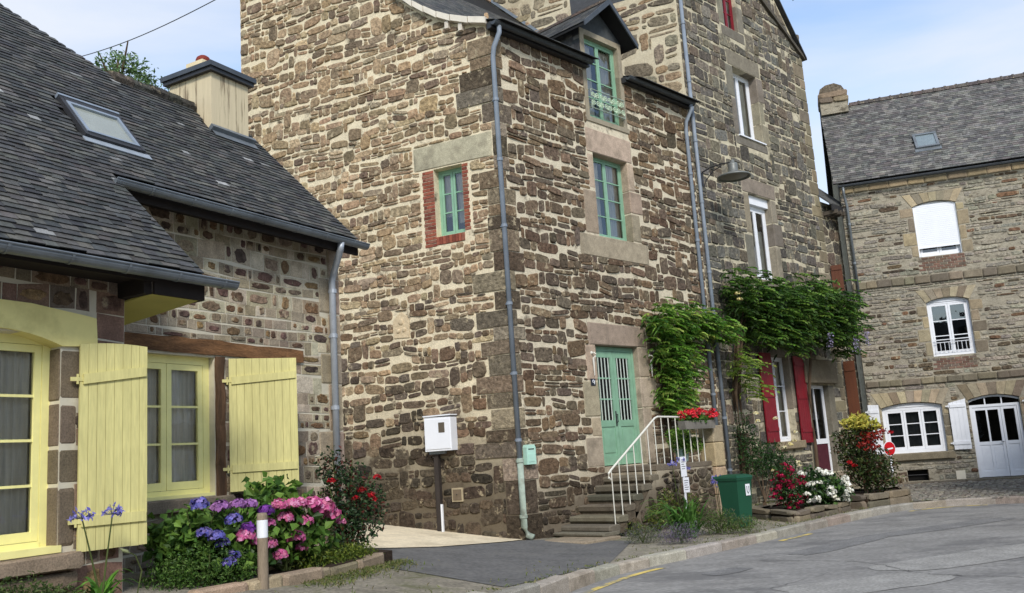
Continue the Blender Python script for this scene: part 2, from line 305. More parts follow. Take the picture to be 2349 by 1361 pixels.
def stone(mb, poly, proud, base=.03, bev=.3, col=(1, 1, 1), tilt=.25, wob=.0):
    c = cen(poly); n = len(poly)
    if wob: poly = [(p[0]+(p[0]-c[0])*k, p[1]+(p[1]-c[1])*k) for p in poly for k in (random.uniform(-1.6*wob, wob*.8),)]
    if sum(poly[i-1][0]*poly[i][1]-poly[i][0]*poly[i-1][1] for i in range(n)) < 0: poly = poly[::-1]
    tu, tz = random.uniform(-tilt, tilt)*.12, random.uniform(-tilt, tilt)*.12
    f = lambda p, k, y: (c[0]+(p[0]-c[0])*k, y, c[1]+(p[1]-c[1])*k)
    r = max(.03, math.sqrt(area(poly)/3.14)); k2 = 1-min(.35, bev*.1/r) if bev < 1 else .7
    v = [f(p, 1, base) for p in poly]+[f(p, 1, -proud*.45) for p in poly]+[f(p, k2, -proud+(p[0]-c[0])*tu+(p[1]-c[1])*tz) for p in poly]
    fs = [(i, (i+1) % n, n+(i+1) % n, n+i) for i in range(n)]+[(n+i, n+(i+1) % n, 2*n+(i+1) % n, 2*n+i) for i in range(n)]+[tuple(range(2*n, 3*n))]
    return mb.add(v, fs, col)
def pick(pal, v=.16):
    c = random.choice(pal); f = random.uniform(1-v, 1+v); return tuple(x*f*random.uniform(.96, 1.04) for x in c)
class Pieces:
    """many alike pieces of one thing: the 300 that show largest become objects, the rest one joined part"""
    def __init__(s, house, name, m): s.h = house; s.n = name; s.m = m; s.L = []
    def add(s, parent, W, mb, ctr, ar):
        p = W @ Vector(ctr); s.L.append((ar*in_view(p), parent, W, mb, ctr))
    def finish(s, limit=300):
        s.L.sort(key=lambda x: -x[0]); rest = MB(); Hi = WM[s.h.name].inverted()
        for i, (k, par, W, mb, c) in enumerate(s.L):
            if i < limit and k > 0:
                q = MB(); q.v = [(x-c[0], y-c[1], z-c[2]) for x, y, z in mb.v]; q.f = mb.f; q.c = mb.c
                obj(s.n, q, s.m, par, W @ T(*c))
            else:
                A = Hi @ W; n = len(rest.v); rest.v += [tuple(A @ Vector(v)) for v in mb.v]; rest.f += [tuple(j+n for j in f) for f in mb.f]; rest.c += mb.c
        if rest.v: obj(s.n+'s', rest, s.m, s.h, kind='stuff')
def wall(name, parent, W, top, z0, holes, m, depth=.32):
    """wall skin with real openings and reveals; top = [(u, z), ...]"""
    mb = MB(); us = sorted({round(u, 4) for u, _ in top} | {round(x, 4) for h in holes for x in h[:2] if top[0][0] < x < top[-1][0]})
    zt = lambda u: float(np.interp(u, [p[0] for p in top], [p[1] for p in top]))
    for a, b in zip(us[:-1], us[1:]):
        cuts = sorted((h[2], h[3]) for h in holes if h[0] <= a+1e-4 and h[1] >= b-1e-4); z = z0
        for c, d in cuts:
            if c > z: mb.add([(a, 0, z), (b, 0, z), (b, 0, c), (a, 0, c)], [(0, 1, 2, 3)])
            z = d
        if max(zt(a), zt(b)) > z+.01: mb.add([(a, 0, z), (b, 0, z), (b, 0, zt(b)), (a, 0, zt(a))], [(0, 1, 2, 3)])
    for a, b, c, d in holes:
        if d > zt((a+b)/2)-.02: mb.add([(a, 0, c), (b, 0, c), (a, 0, d), (b, 0, d), (a, depth, c), (b, depth, c), (a, depth, d), (b, depth, d)], [(0, 4, 5, 1), (1, 5, 7, 3), (2, 6, 4, 0)])
        else: mb.add([(a, 0, c), (b, 0, c), (b, 0, d), (a, 0, d), (a, depth, c), (b, depth, c), (b, depth, d), (a, depth, d)], [(0, 4, 5, 1), (1, 5, 6, 2), (2, 6, 7, 3), (3, 7, 4, 0)])
    u0, u1 = top[0][0], top[-1][0]
    for u, zz in (top[0], top[-1]): mb.add([(u, 0, z0), (u, depth, z0), (u, depth, zz), (u, 0, zz)], [(0, 1, 2, 3)])
    return obj(name, mb, m, parent, W)
def block(name, parent, W, u0, u1, z0, z1, y0, y1, col, m=None, c=.02, jit=.012):
    """a dressed stone: chamfered, slightly out of true; y0 is its face (negative = proud), y1 its back"""
    j = lambda: random.uniform(-jit, jit)
    p = [(u0+j(), z0+j()), (u1+j(), z0+j()), (u1+j(), z1+j()), (u0+j(), z1+j())]
    q = []
    for i in range(4):
        a, b = p[i], p[(i+1) % 4]; l = math.hypot(b[0]-a[0], b[1]-a[1]); k = min(.3, c/l); q += [(a[0]+(b[0]-a[0])*k, a[1]+(b[1]-a[1])*k), (a[0]+(b[0]-a[0])*(.5+random.uniform(-.1, .1)), a[1]+(b[1]-a[1])*.5+j()*.4), (a[0]+(b[0]-a[0])*(1-k), a[1]+(b[1]-a[1])*(1-k))]
    mb = MB(); n = len(q); cc = cen(q); f = lambda pt, k, y: (pt[0]+(cc[0]-pt[0])*k, y, pt[1]+(cc[1]-pt[1])*k); kk = min(.2, c/(.5*min(u1-u0, z1-z0)))
    v = [f(x, 0, y1) for x in q]+[f(x, 0, y0+c) for x in q]+[f(x, kk, y0) for x in q]
    mb.add(v, [(i, (i+1) % n, n+(i+1) % n, n+i) for i in range(n)]+[(n+i, n+(i+1) % n, 2*n+(i+1) % n, 2*n+i) for i in range(n)]+[tuple(range(2*n, 3*n))], col)
    ctr = (cc[0], y0, cc[1]); mb.v = [(x-ctr[0], y-ctr[1], z-ctr[2]) for x, y, z in mb.v]
    return obj(name, mb, m or M_GRAN, parent, W @ T(*ctr))
# ------------------------------------------------------------------ joinery
def window(house, W, u0, u1, z0, z1, y, m, cas=2, rows=3, fw=.06, curtain=None, gm=None, bars=0, room=.9, sash=.05, cols=1, sillh=None, name='window'):
    gm = gm or G_WIN; b = MB()
    for d in ((u0, u0+fw, y, y+.07, z0, z1), (u1-fw, u1, y, y+.07, z0, z1), (u0+fw, u1-fw, y+.001, y+.069, z1-fw, z1), (u0+fw, u1-fw, y-.012, y+.069, z0, z0+fw)): b.box(*d)
    win = obj(name, b, m, house, W)
    cw = (u1-u0-2*fw)/cas
    for i in range(cas):
        a, c = u0+fw+i*cw+.004, u0+fw+(i+1)*cw-.004; lo, hi = z0+fw+.004, z1-fw-.004; q = MB()
        for d in ((a, a+sash, y+.006, y+.055, lo, hi), (c-sash, c, y+.006, y+.055, lo, hi), (a+sash, c-sash, y+.007, y+.054, hi-sash, hi), (a+sash, c-sash, y+.007, y+.054, lo, lo+sash*1.3)): q.box(*d)
        obj('casement', q, m, win, W)
        a += sash; c -= sash; lo += sash*1.3; hi -= sash
        for r in range(1, rows): zz = lo+(hi-lo)*r/rows; box('glazing_bar', (a, c, y+.012, y+.048, zz-.013, zz+.013), m, win, W)
        for k in range(1, cols): uu = a+(c-a)*k/cols; box('glazing_bar', (uu-.012, uu+.012, y+.0125, y+.0475, lo, hi), m, win, W)
        for r in range(rows):
            for k in range(cols):
                g = .013; x0 = a+(c-a)*k/cols+(g if k else 0); x1 = a+(c-a)*(k+1)/cols-(g if k < cols-1 else 0); y0_ = lo+(hi-lo)*r/rows+(g if r else 0); y1_ = lo+(hi-lo)*(r+1)/rows-(g if r < rows-1 else 0)
                obj('pane', MB().add([(x0, y+.03, y0_), (x1, y+.03, y0_), (x1, y+.03, y1_), (x0, y+.03, y1_)], [(0, 1, 2, 3)]), gm, win, W)
    if curtain:
        for (ca, cb, c0, c1) in curtain:
            q = MB(); n = 36; a = u0+(u1-u0)*ca; c = u0+(u1-u0)*cb; lo = z0+(z1-z0)*c0; hi = z0+(z1-z0)*c1; vs = []
            for i in range(n+1):
                k = i/n; yy = y+.13+.025*math.sin(k*n*1.15)+.012*math.sin(k*n*2.3+1); vs += [(a+(c-a)*k, yy, lo), (a+(c-a)*k, yy, hi)]
            q.add(vs, [(2*i, 2*i+2, 2*i+3, 2*i+1) for i in range(n)]); obj('curtain', q, M_CURT, win, W, smooth=True)
    q = MB(); a, c, lo, hi, d0, d1 = u0-.02, u1+.02, z0-.02, z1+.02, y+.075, y+room
    q.add([(a, d0, lo), (c, d0, lo), (c, d0, hi), (a, d0, hi), (a, d1, lo), (c, d1, lo), (c, d1, hi), (a, d1, hi)], [(4, 5, 6, 7), (0, 4, 7, 3), (1, 2, 6, 5), (3, 7, 6, 2), (0, 1, 5, 4)]); obj('room', q, M_DARK, win, W)
    return win
def shutter(house, W, wd, z0, z1, n, m, topcut=0, braces=((.12, .0), (.88, .0)), th=.035, arch=0, hinge=True, hm=None, zbrace=False):
    """board shutter in its own frame: hinge edge at x = 0, boards run up, ledges on the face (negative y)"""
    core = box('shutter', (0.004, wd-.004, .004, .02, z0+.006, z1-.05-abs(topcut)), m, house, W)
    pw = wd/n; zt = lambda x: z1-topcut*(1-x/wd)-arch*((2*x/wd-1)**2)
    for i in range(n):
        a, b = i*pw+.002, (i+1)*pw-.002; q = MB(); e = random.uniform(0, .004)
        q.prism([(a, z0+e), (b, z0+e), (b, zt(b)), (a, zt(a))], -.012, .003); obj('plank', q, m, core, W)
    for k, sl in braces:
        zc = z0+(z1-z0)*k; q = MB(); q.prism([(.03, zc-.05-sl/2), (wd-.02, zc-.05+sl/2), (wd-.02, zc+.05+sl/2), (.03, zc+.05-sl/2)], -.034, -.0125); obj('ledge', q, m, core, W)
        if hinge:
            q = MB().box(-.09, .03, -.02, -.005, zc-.02-sl/2, zc+.02-sl/2).tube([(-.02, -.0125, zc-.05-sl/2), (-.02, -.0125, zc+.05-sl/2)], .012, 6); obj('hinge', q, hm or m, core, W)
    if zbrace:
        a, b = braces[0][0], braces[1][0]; za, zb = z0+(z1-z0)*a+.05, z0+(z1-z0)*b-.05; q = MB(); q.prism([(.05, za), (.15, za), (wd-.05, zb), (wd-.15, zb)], -.033, -.0125); obj('brace', q, m, core, W)
    return core
def gutter(house, W, u0, u1, z, y, r, m, name='gutter', fall=0):
    """half-round gutter along u, with joints and brackets"""
    n = 9; pr = [(y+r*math.cos(math.pi+math.pi*k/n), z+r*math.sin(math.pi+math.pi*k/n)) for k in range(n+1)]
    pr += [(y+(r-.008)*math.cos(2*math.pi-math.pi*k/n), z+(r-.008)*math.sin(2*math.pi-math.pi*k/n)) for k in range(n+1)]
    q = MB(); q.prism(pr, u0, u1, 'x'); q.tube([(u0, y-r, z+.004), (u1, y-r, z+.004)], .012, 6)
    for e in (u0, u1): q.prism(pr[:n+1], e-.004, e+.004, 'x')
    g = obj(name, q, m, house, W); u = u0+.5
    while u < u1: 
        b = MB(); k = r+.007; pp = [(y+k*math.cos(math.pi+math.pi*i/n), z+k*math.sin(math.pi+math.pi*i/n)) for i in range(n+1)]+[(y+(k-.004)*math.cos(2*math.pi-math.pi*i/n), z+(k-.004)*math.sin(2*math.pi-math.pi*i/n)) for i in range(n+1)]
        b.prism(pp, u-.014, u+.014, 'x'); obj('bracket', b, m, g, W); u += .62
    return g
def downpipe(house, W, path, r, m, clips=(), name='downpipe'):
    p = obj(name, MB().tube(path, r, 12), m, house, W, smooth=True)
    for (u, y, z) in clips: obj('collar', MB().tube([(u, y, z-.03), (u, y, z+.03)], r*1.25, 12).box(u-.012, u+.012, y, y+.1, z-.012, z+.012), m, p, W)
    return p
# ------------------------------------------------------------------ slates
SL_PAL = [C(72, 73, 72), C(80, 80, 77), C(64, 65, 65), C(86, 85, 81), C(76, 74, 71), C(68, 69, 68), C(92, 90, 85), C(60, 60, 60)]
def slates(pc, parent, W, rng_of_row, s0, s1, ex, wd, pal, holes=(), th=.008, ragged=.012):
    """W: roof plane frame, x along the eave, y up the slope, z out of the roof"""
    s = s0; row = 0
    while s < s1:
        lim = rng_of_row(s+ex*.5)
        if lim:
            a, b = lim; u = a-random.uniform(0, wd)
            while u < b:
                ww = wd*random.uniform(.72, 1.3); x0, x1 = max(u, a)+.0015, min(u+ww, b)-.0015; u += ww
                if x1-x0 < .02: continue
                c = ((x0+x1)/2, s+ex*.5)
                if any(h[0] < c[0] < h[1] and h[2] < c[1] < h[3] for h in holes): continue
                d = random.uniform(-ragged, ragged); l = random.uniform(0, .006); y0 = s+d; y1 = s+ex*1.35; k = random.uniform(-.004, .004)
                q = MB(); col = pick(pal, .2)
                if random.random() < .008: k_ = random.uniform(.16, .36); col = (k_, k_, k_*.96)
                q.add([(x0, y0, .012+l+th), (x1, y0+k, .012+l+th+random.uniform(-.002, .004)), (x1, y1, th*.6), (x0, y1, th*.6), (x0, y0, .008+l), (x1, y0+k, .008+l)], [(0, 1, 2, 3), (4, 5, 1, 0), (4, 0, 3), (5, 2, 1)], col)
                pc.add(parent, W, q, (c[0], c[1], .01), (x1-x0)*ex)
        s += ex*random.uniform(.95, 1.05); row += 1
# ================================================================== THE SETTING
def hf(x, y):
    a = .13*(-x) if x < -.6 else (.13*.5*((-x+.6)**2)/1.2 if x < .6 else 0.0)
    k = min(1, max(0, x/1.4)); return min(a, 1.3)-.06*k*k*(3-2*k)
def resample(pts, n):
    P = np.array(pts, float); d = np.r_[0, np.cumsum(np.linalg.norm(np.diff(P, axis=0), axis=1))]; t = np.linspace(0, d[-1], n)
    return np.stack([np.interp(t, d, P[:, i]) for i in range(P.shape[1])], 1)
def smooth_curve(pts, n):
    P = [np.array(p, float) for p in pts]; o = []
    for i in range(len(P)-1):
        p0, p1, p2, p3 = P[max(i-1, 0)], P[i], P[i+1], P[min(i+2, len(P)-1)]
        for k in range(12):
            t = k/12; o.append(.5*((2*p1)+(-p0+p2)*t+(2*p0-5*p1+4*p2-p3)*t*t+(-p0+3*p1-3*p2+p3)*t**3))
    o.append(P[-1]); return resample(o, n)
def sheet(name, A, B, nv, m, h, off=0, **k):
    """ruled surface between two plan curves laid on the height field"""
    A = np.asarray(A); B = np.asarray(B); n = len(A); vs = []
    for i in range(n):
        for j in range(nv+1):
            p = A[i]+(B[i]-A[i])*j/nv; vs.append((p[0], p[1], h(p[0], p[1])+off))
    fs = [(i*(nv+1)+j, (i+1)*(nv+1)+j, (i+1)*(nv+1)+j+1, i*(nv+1)+j+1) for i in range(n-1) for j in range(nv)]
    o = obj(name, MB().add(vs, fs), m, smooth=True, **k); return o
M_GROUND = mat('field', C(86, 92, 62), var=.3, scale=.6, bump=.4, rough=1)
M_ROAD = mat('worn_asphalt', C(137, 135, 131), var=.2, scale=2.4, bump=.6, bscale=60, bdist=.008, rough=.85, fine=.2, stain=(*C(100, 99, 98), .7), sscale=.8, slo=.52, shi=.62, spec=.25, stretch=(.6, 1.1, 1))
M_PAVE = mat('old_pavement', C(142, 135, 120), var=.28, scale=2.2, bump=.9, bscale=45, bdist=.02, rough=.95, fine=.25, stain=(*C(92, 94, 62), .75), sscale=1.1, slo=.54, shi=.64)
M_APRON = mat('dark_asphalt', C(102, 101, 99), var=.16, scale=1.6, bump=.6, bscale=90, bdist=.006, rough=.9, fine=.2, stain=(*C(112, 110, 104), .6), sscale=.8, slo=.52, shi=.68)
M_LANE = mat('pale_concrete', C(226, 211, 180), var=.1, scale=2, bump=.4, bscale=50, bdist=.006, rough=.92, fine=.1, stain=(*C(160, 146, 120), .6), sscale=1.2)
M_YLINE = mat('yellow_line', C(214, 190, 108), var=.2, scale=7, bump=.3, rough=.8, stain=(*C(128, 128, 122), .9), sscale=3.5, slo=.5, shi=.58)
g = MB(); N = 24
for i in range(N+1):
    for j in range(N+1): x, y = -600+1200*i/N, -600+1200*j/N; g.v.append((x, y, -.45)); g.c.append((1, 1, 1))
g.f = [(i*(N+1)+j, (i+1)*(N+1)+j, (i+1)*(N+1)+j+1, i*(N+1)+j+1) for i in range(N) for j in range(N)]
obj('ground', g, M_GROUND, kind='structure')
KP = [(-14, -9), (-6.8, 2.5), (-2.6, 8.0), (-.2, 11.25), (.5, 12.6), (1.32, 13.95), (2.4, 15.05), (4.2, 16.95), (6.3, 19.2), (8.2, 21.1), (9.6, 21.65), (11.2, 21.1), (14.5, 18.4), (24, 9)]
KC = smooth_curve(KP, 150)
back = resample([(-40, 6), (-32, 18), (-22, 26), (-14, 30), (-9, 33), (-5, 36), (0, 40), (5, 44), (12, 47), (20, 46), (30, 38), (45, 24)], 150)
tan_ = np.gradient(KC, axis=0); tan_ /= np.linalg.norm(tan_, axis=1)[:, None]; left = np.stack([-tan_[:, 1], tan_[:, 0]], 1)
sheet('pavement', KC+left*.02, back, 40, M_PAVE, hf, -.02, kind='structure')
rd = resample([(10, -60), (20, -45), (30, -30), (40, -20), (50, -10), (60, -8)], 150)
hr = lambda x, y: hf(x, y)-.16
sheet('road', KC+left*.1, rd, 30, M_ROAD, lambda x, y: -.19+max(0, hf(x, y))*.9, 0, kind='structure')
# worn yellow line along the kerb
yl = []
for s0, s1 in ((.39, .485), (.545, .565), (.645, .69)):
    i0, i1 = int(s0*149), int(s1*149); q = KC[i0:i1+1]-left[i0:i1+1]*.30
    sheet('yellow_line', q, q-left[i0:i1+1]*.11, 1, M_YLINE, lambda x, y: -.19+max(0, hf(x, y))*.9, .006, kind='structure')
# kerb stones
kerb = thing('kerb', 'granite kerb', 'kerb'); del kerb['category'], kerb['label']; kerb['kind'] = 'structure'
d = np.r_[0, np.cumsum(np.linalg.norm(np.diff(KC, axis=0), axis=1))]; s = 0
while s < d[-1]-1:
    ln = random.uniform(.75, 1.15); a = [np.interp(s+.008, d, KC[:, i]) for i in (0, 1)]; b = [np.interp(s+ln-.008, d, KC[:, i]) for i in (0, 1)]; s += ln
    mid = ((a[0]+b[0])/2, (a[1]+b[1])/2); dx, dy = b[0]-a[0], b[1]-a[1]; L_ = math.hypot(dx, dy); z = hf(*mid); th = math.atan2(dy, dx); q = MB(); hw = .095
    j = lambda v=.012: random.uniform(-v, v); c = .02
    top = [(-L_/2+c, -hw+c+j()), (L_/2-c, -hw+c+j()), (L_/2-c, hw+j()), (-L_/2+c, hw+j())]; bot = [(-L_/2, -hw), (L_/2, -hw), (L_/2, hw+.01), (-L_/2, hw+.01)]
    zt_ = .018+j(.008)
    q.add([(x, y, zt_+j(.006)) for x, y in top]+[(x, y, zt_-.025) for x, y in bot]+[(x, y, -.32) for x, y in bot], [(0, 1, 2, 3), (4, 5, 1, 0), (5, 6, 2, 1), (6, 7, 3, 2), (7, 4, 0, 3), (8, 9, 5, 4), (9, 10, 6, 5), (10, 11, 7, 6), (11, 8, 4, 7)], pick([C(160, 154, 142), C(148, 144, 134), C(170, 162, 148), C(154, 144, 132)], .1))
    if in_view((mid[0], mid[1], z)) or s < 30: obj('kerb_stone', q, M_GRAN, kerb, T(mid[0], mid[1], z) @ Matrix.Rotation(th, 4, 'Z'))
# apron and lane
sheet('asphalt_apron', resample([(-2.7, 14.6), (-1.54, 15.7), (-.1, 17.9), (.9, 18.2), (1.9, 17.3)], 30), resample([(-2.3, 13.0), (-1.2, 12.25), (-.32, 11.6), (.42, 12.9), (1.2, 14.2)], 30), 24, M_APRON, hf, -.012, kind='structure')
sheet('concrete_lane', resample([(-9.5, 22.6), (-6, 20.95), (-4, 19.97), (-2, 18.98), (-.1, 18.06)], 30), resample([(-8, 18.5), (-4.0, 15.6), (-2.6, 14.75), (-1.54, 15.75), (-.12, 17.95)], 30), 12, M_LANE, hf, -.004, kind='structure')
# cobbled forecourt before the far house
fc = sheet('cobbled_forecourt', resample([(9.2, 22.2), (12, 21.4), (15, 18.7)], 12), resample([(10.6, 29.4), (14, 28.2), (19, 26.6)], 12), 10, mat('cobble_joint', C(74, 70, 60), var=.3, scale=5, bump=.4), hf, .0, kind='structure')
q = MB(); A0, A1, B0, B1 = np.array((8.9, 22.2)), np.array((15.2, 18.9)), np.array((10.7, 29.3)), np.array((18.5, 26.8)); rows = 56
for r in range(rows):
    v0 = r/rows; off = random.random()
    for k in range(52):
        u = (k+off)/52; pa = A0+(A1-A0)*u; pb = B0+(B1-B0)*u; p = pa+(pb-pa)*(v0+.5/rows); ph = .16*math.sin(p[0]*1.3)
        hx, hy = .066*random.uniform(.8, 1.1), .055*random.uniform(.8, 1.1); z = hf(*p)+.012+random.uniform(-.008, .01)+.0; th = -.35+random.uniform(-.12, .12); c_, s_ = math.cos(th), math.sin(th)
        R2 = lambda x, y, zz: (p[0]+x*c_-y*s_, p[1]+x*s_+y*c_, zz)
        q.add([R2(-hx, -hy, z-.012), R2(hx, -hy, z-.012), R2(hx, hy, z-.012), R2(-hx, hy, z-.012), R2(-hx*.7, -hy*.7, z+.012), R2(hx*.7, -hy*.7, z+.012), R2(hx*.7, hy*.7, z+.012), R2(-hx*.7, hy*.7, z+.012)],
              [(4, 5, 6, 7), (0, 1, 5, 4), (1, 2, 6, 5), (2, 3, 7, 6), (3, 0, 4, 7)], pick([C(128, 124, 114), C(112, 108, 100), C(140, 134, 122), C(104, 98, 90)], .12))
obj('cobbles', q, M_GRAN, fc, kind='stuff')
# repairs in the road surface, each a thin layer of newer tar with its own ragged outline
def road_patch(cx, cy, rx, ry, th, m):
    n = 26; c_, s_ = math.cos(th), math.sin(th); ring = []
    for i in range(n):
        a = 2*math.pi*i/n; k = (abs(math.cos(a))**4+abs(math.sin(a))**4)**-.25*random.uniform(.9, 1.06); x, y = rx*k*math.cos(a), ry*k*math.sin(a); ring.append((cx+x*c_-y*s_, cy+x*s_+y*c_, -.184))
    obj('asphalt_patch', MB().add([(cx, cy, -.183)]+ring, [(0, i+1, (i+1) % n+1) for i in range(n)]), m, kind='structure')
M_P1 = mat('newer_tar', C(122, 121, 119), var=.2, scale=3, bump=.5, bscale=60, rough=.9, fine=.2); M_P2 = mat('pale_tar', C(148, 146, 141), var=.2, scale=3, bump=.5, bscale=60, rough=.9, fine=.2)
for a in ((2.75, 13.3, .42, .2, .7, M_P1), (5.2, 15.6, 1.5, .28, .75, M_P1), (7.6, 17.2, 1.8, .3, .5, M_P1), (4.0, 11.4, 1.1, .5, .3, M_P2), (6.4, 13.2, 2.0, .5, .4, M_P2)): road_patch(*a)
for pts in (((1.2, 10.5), (2.6, 11.3), (4.4, 12.9), (6.5, 13.9), (9, 14.6)), ((4.8, 16.6), (6.2, 16.9), (8.5, 18.4), (11, 18.2)), ((3.4, 14.2), (4.6, 13.4), (5.0, 11.8), (6.2, 10.9))):
    cv_ = smooth_curve(pts, 60)+rng.normal(0, .025, (60, 2)); w_ = np.abs(rng.normal(.004, .003, (60, 1)))+.002
    sheet('road_crack', cv_-w_, cv_+w_, 1, mat('crack', C(84, 83, 81), bump=0), lambda x, y: -.19, .0085, kind='structure')

# ================================================================== CORNER HOUSE
PB = (-.101, 18.031, 0); WF = frame(PB, 43.5); WG = frame(PB, 116)
tf = Vector((WF[0][0], WF[1][0], 0)); gv = -Vector((WG[0][0], WG[1][0], 0)); PBv = Vector(PB)
main = thing('corner_house', 'tall brown rubble stone corner house with green windows and door steps', 'house', WF)
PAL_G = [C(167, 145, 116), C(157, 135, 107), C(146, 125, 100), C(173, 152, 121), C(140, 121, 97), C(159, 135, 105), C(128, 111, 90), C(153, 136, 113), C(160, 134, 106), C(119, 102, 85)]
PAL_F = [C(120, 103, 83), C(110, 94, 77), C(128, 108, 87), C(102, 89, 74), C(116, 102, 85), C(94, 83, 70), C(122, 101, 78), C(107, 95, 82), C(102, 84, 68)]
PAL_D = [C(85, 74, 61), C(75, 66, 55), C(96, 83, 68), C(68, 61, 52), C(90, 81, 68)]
PAL_Q = [C(136, 122, 102), C(124, 112, 94), C(146, 134, 114), C(112, 102, 88), C(128, 112, 92)]
GRAN = [C(168, 154, 132), C(156, 142, 122), C(176, 160, 138), C(160, 142, 124)]
ST = Pieces(main, 'stone', M_STONE)
holes_f = [(2.68, 4.25, 1.24, 3.9), (3.18, 4.5, 6.42, 8.42), (3.18, 4.5, 9.28, 10.62)]
holes_g = [(-1.55, -.86, 6.24, 7.72)]
prof_d = [-.45, 0, .85, 1.5, 2.04, 4.6, 6.4, 6.85]; prof_z = [10.56, 10.68, 10.97, 11.36, 11.8, 14.2, 15.95, 15.6]
pz = lambda dd: float(np.interp(dd, prof_d, prof_z))
fw = wall('front_wall', main, WF, [(0, 10.62), (7.5, 10.62)], -.3, holes_f, M_MORT_F)
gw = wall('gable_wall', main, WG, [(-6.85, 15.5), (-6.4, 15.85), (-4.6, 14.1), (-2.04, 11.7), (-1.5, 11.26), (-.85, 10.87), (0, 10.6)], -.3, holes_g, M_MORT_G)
# quoins at the corner, wrapping both faces
qf, qg = [], []; z = -.25; k = 0
while z < 10.2:
    hh = random.uniform(.24, .46) if z > 1.2 else random.uniform(.4, .75); a, b = (random.uniform(.36, .6), random.uniform(.22, .36)) if random.random() < .5 else (random.uniform(.2, .32), random.uniform(.4, .95)); k += 1
    hh = min(hh, 10.45-z)
    if 7.4 < z < 8.2: b = .08; a = .3
    e = .014+random.uniform(-.008, .014); fr = lambda u, o: WF @ Vector((u, -o, 0)); gr = lambda u, o: WG @ Vector((u, -o, 0))
    pts = [fr(0, 0)+(fr(0, e)-fr(0, 0))+(gr(0, e)-gr(0, 0)), fr(a, e), fr(a, -.2), PBv+tf*.25+gv*.25, gr(-b, -.2), gr(-b, e)]
    qb = MB(); n = len(pts); lo, hi = z+.012, z+hh-.012; j = lambda: random.uniform(-.008, .008); ctr = sum(pts, Vector())/n
    rings = []
    for zz, kk in ((lo, .985), (lo+.02, 1), (hi-.02, 1), (hi, .985)): rings += [((ctr+(p-ctr)*kk).x+j(), (ctr+(p-ctr)*kk).y+j(), zz+j()) for p in pts]
    qb.add(rings, [tuple(range(n-1, -1, -1)), tuple(range(3*n, 4*n))]+[(r*n+i, r*n+(i+1) % n, (r+1)*n+(i+1) % n, (r+1)*n+i) for r in range(3) for i in range(n)], pick(PAL_Q if random.random() < .6 else PAL_F[:6:2]+PAL_D, .1))
    qb.v = [(x-PB[0], y-PB[1], zz-z) for x, y, zz in qb.v]; obj('quoin', qb, M_STONE, main, T(PB[0], PB[1], z))
    qf.append((0, a+.01, z, z+hh)); qg.append((-b-.01, 0, z, z+hh)); z += hh
# dressed granite round the openings of the front
def dress(parent, W, items, pal=GRAN, y=-.012, back=.3):
    for nm, u0, u1, z0, z1 in items:
        if nm == 'jamb': u0 -= .014; u1 += .014; z0 -= .006; z1 += .006
        if nm == 'lintel': z0 -= .012
        if nm == 'sill': z1 += .012
        block(nm, parent, W, u0, u1, z0, z1, y+random.uniform(-.008, .006), back, pick(pal, .08), jit=.005 if nm == 'jamb' else .012)
door_stones = [('lintel', 2.45, 4.62, 3.905, 4.38), ('jamb', 2.34, 2.675, 3.1, 3.88), ('jamb', 2.16, 2.675, 2.32, 3.08), ('jamb', 2.36, 2.675, 1.9, 2.3), ('jamb', 2.12, 2.675, 1.26, 1.88),
               ('jamb', 4.255, 4.62, 3.2, 3.88), ('jamb', 4.255, 4.85, 2.5, 3.18), ('jamb', 4.255, 4.55, 1.26, 2.48)]
win_stones = [('lintel', 2.96, 4.72, 8.43, 9.0), ('jamb', 2.98, 3.175, 7.5, 8.41), ('jamb', 2.72, 3.175, 6.44, 7.48), ('jamb', 4.505, 4.72, 7.7, 8.41), ('jamb', 4.505, 4.95, 7.15, 7.68), ('jamb', 4.505, 4.8, 6.44, 7.13), ('sill', 2.45, 5.05, 5.92, 6.41)]
dress(main, WF, door_stones); dress(main, WF, win_stones)
fs_holes = holes_f+[h[1:] for h in door_stones+win_stones]+qf+[(3.05, 4.65, 9.0, 9.3), (3.06, 3.18, 9.3, 10.62), (4.5, 4.62, 9.3, 10.62)]
for p in coursed(0, 7.5, -.25, 10.55, .205, .32, .013, fs_holes, None, skew=.09, split=.14, wav=.2, tall=.12):
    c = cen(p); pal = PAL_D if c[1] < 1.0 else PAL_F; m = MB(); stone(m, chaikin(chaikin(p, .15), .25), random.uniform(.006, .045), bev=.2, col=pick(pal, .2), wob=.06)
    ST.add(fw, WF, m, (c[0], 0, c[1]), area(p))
# gable window: granite lintel and brick surround
dress(main, WG, [('lintel', -2.04, -.10, 7.75, 8.27)], [C(170, 160, 136)])
gwz = 6.04; BR = [C(132, 74, 58), C(144, 84, 66), C(116, 66, 54), C(138, 92, 76)]; bp = Pieces(main, 'brick', M_BRICK); r = 0
while gwz < 7.70:
    e = .055 if r % 2 else -.03
    for a, b in (((-1.88+e, -1.76), (-1.755, -1.555)) if r % 2 else ((-1.84, -1.66), (-1.655, -1.555)))+(((-.855, -.66-e),) if r % 2 else ((-.855, -.735),)):
        if gwz < 6.2 and a > -1.6: continue
        m = MB(); stone(m, [(a, gwz+.004), (b, gwz+.004), (b, gwz+.068), (a, gwz+.068)], .012, base=.22, bev=.05, col=pick(BR, .14)); bp.add(gw, WG, m, ((a+b)/2, 0, gwz+.03), .02)
    gwz += .076; r += 1
for i in range(9):
    a = -1.55+i*.076; m = MB(); stone(m, [(a, 6.06), (a+.068, 6.06), (a+.068, 6.235), (a, 6.235)], .02, base=.2, bev=.05, col=pick(BR, .14)); bp.add(gw, WG, m, (a, 0, 6.15), .02)
bp.finish()
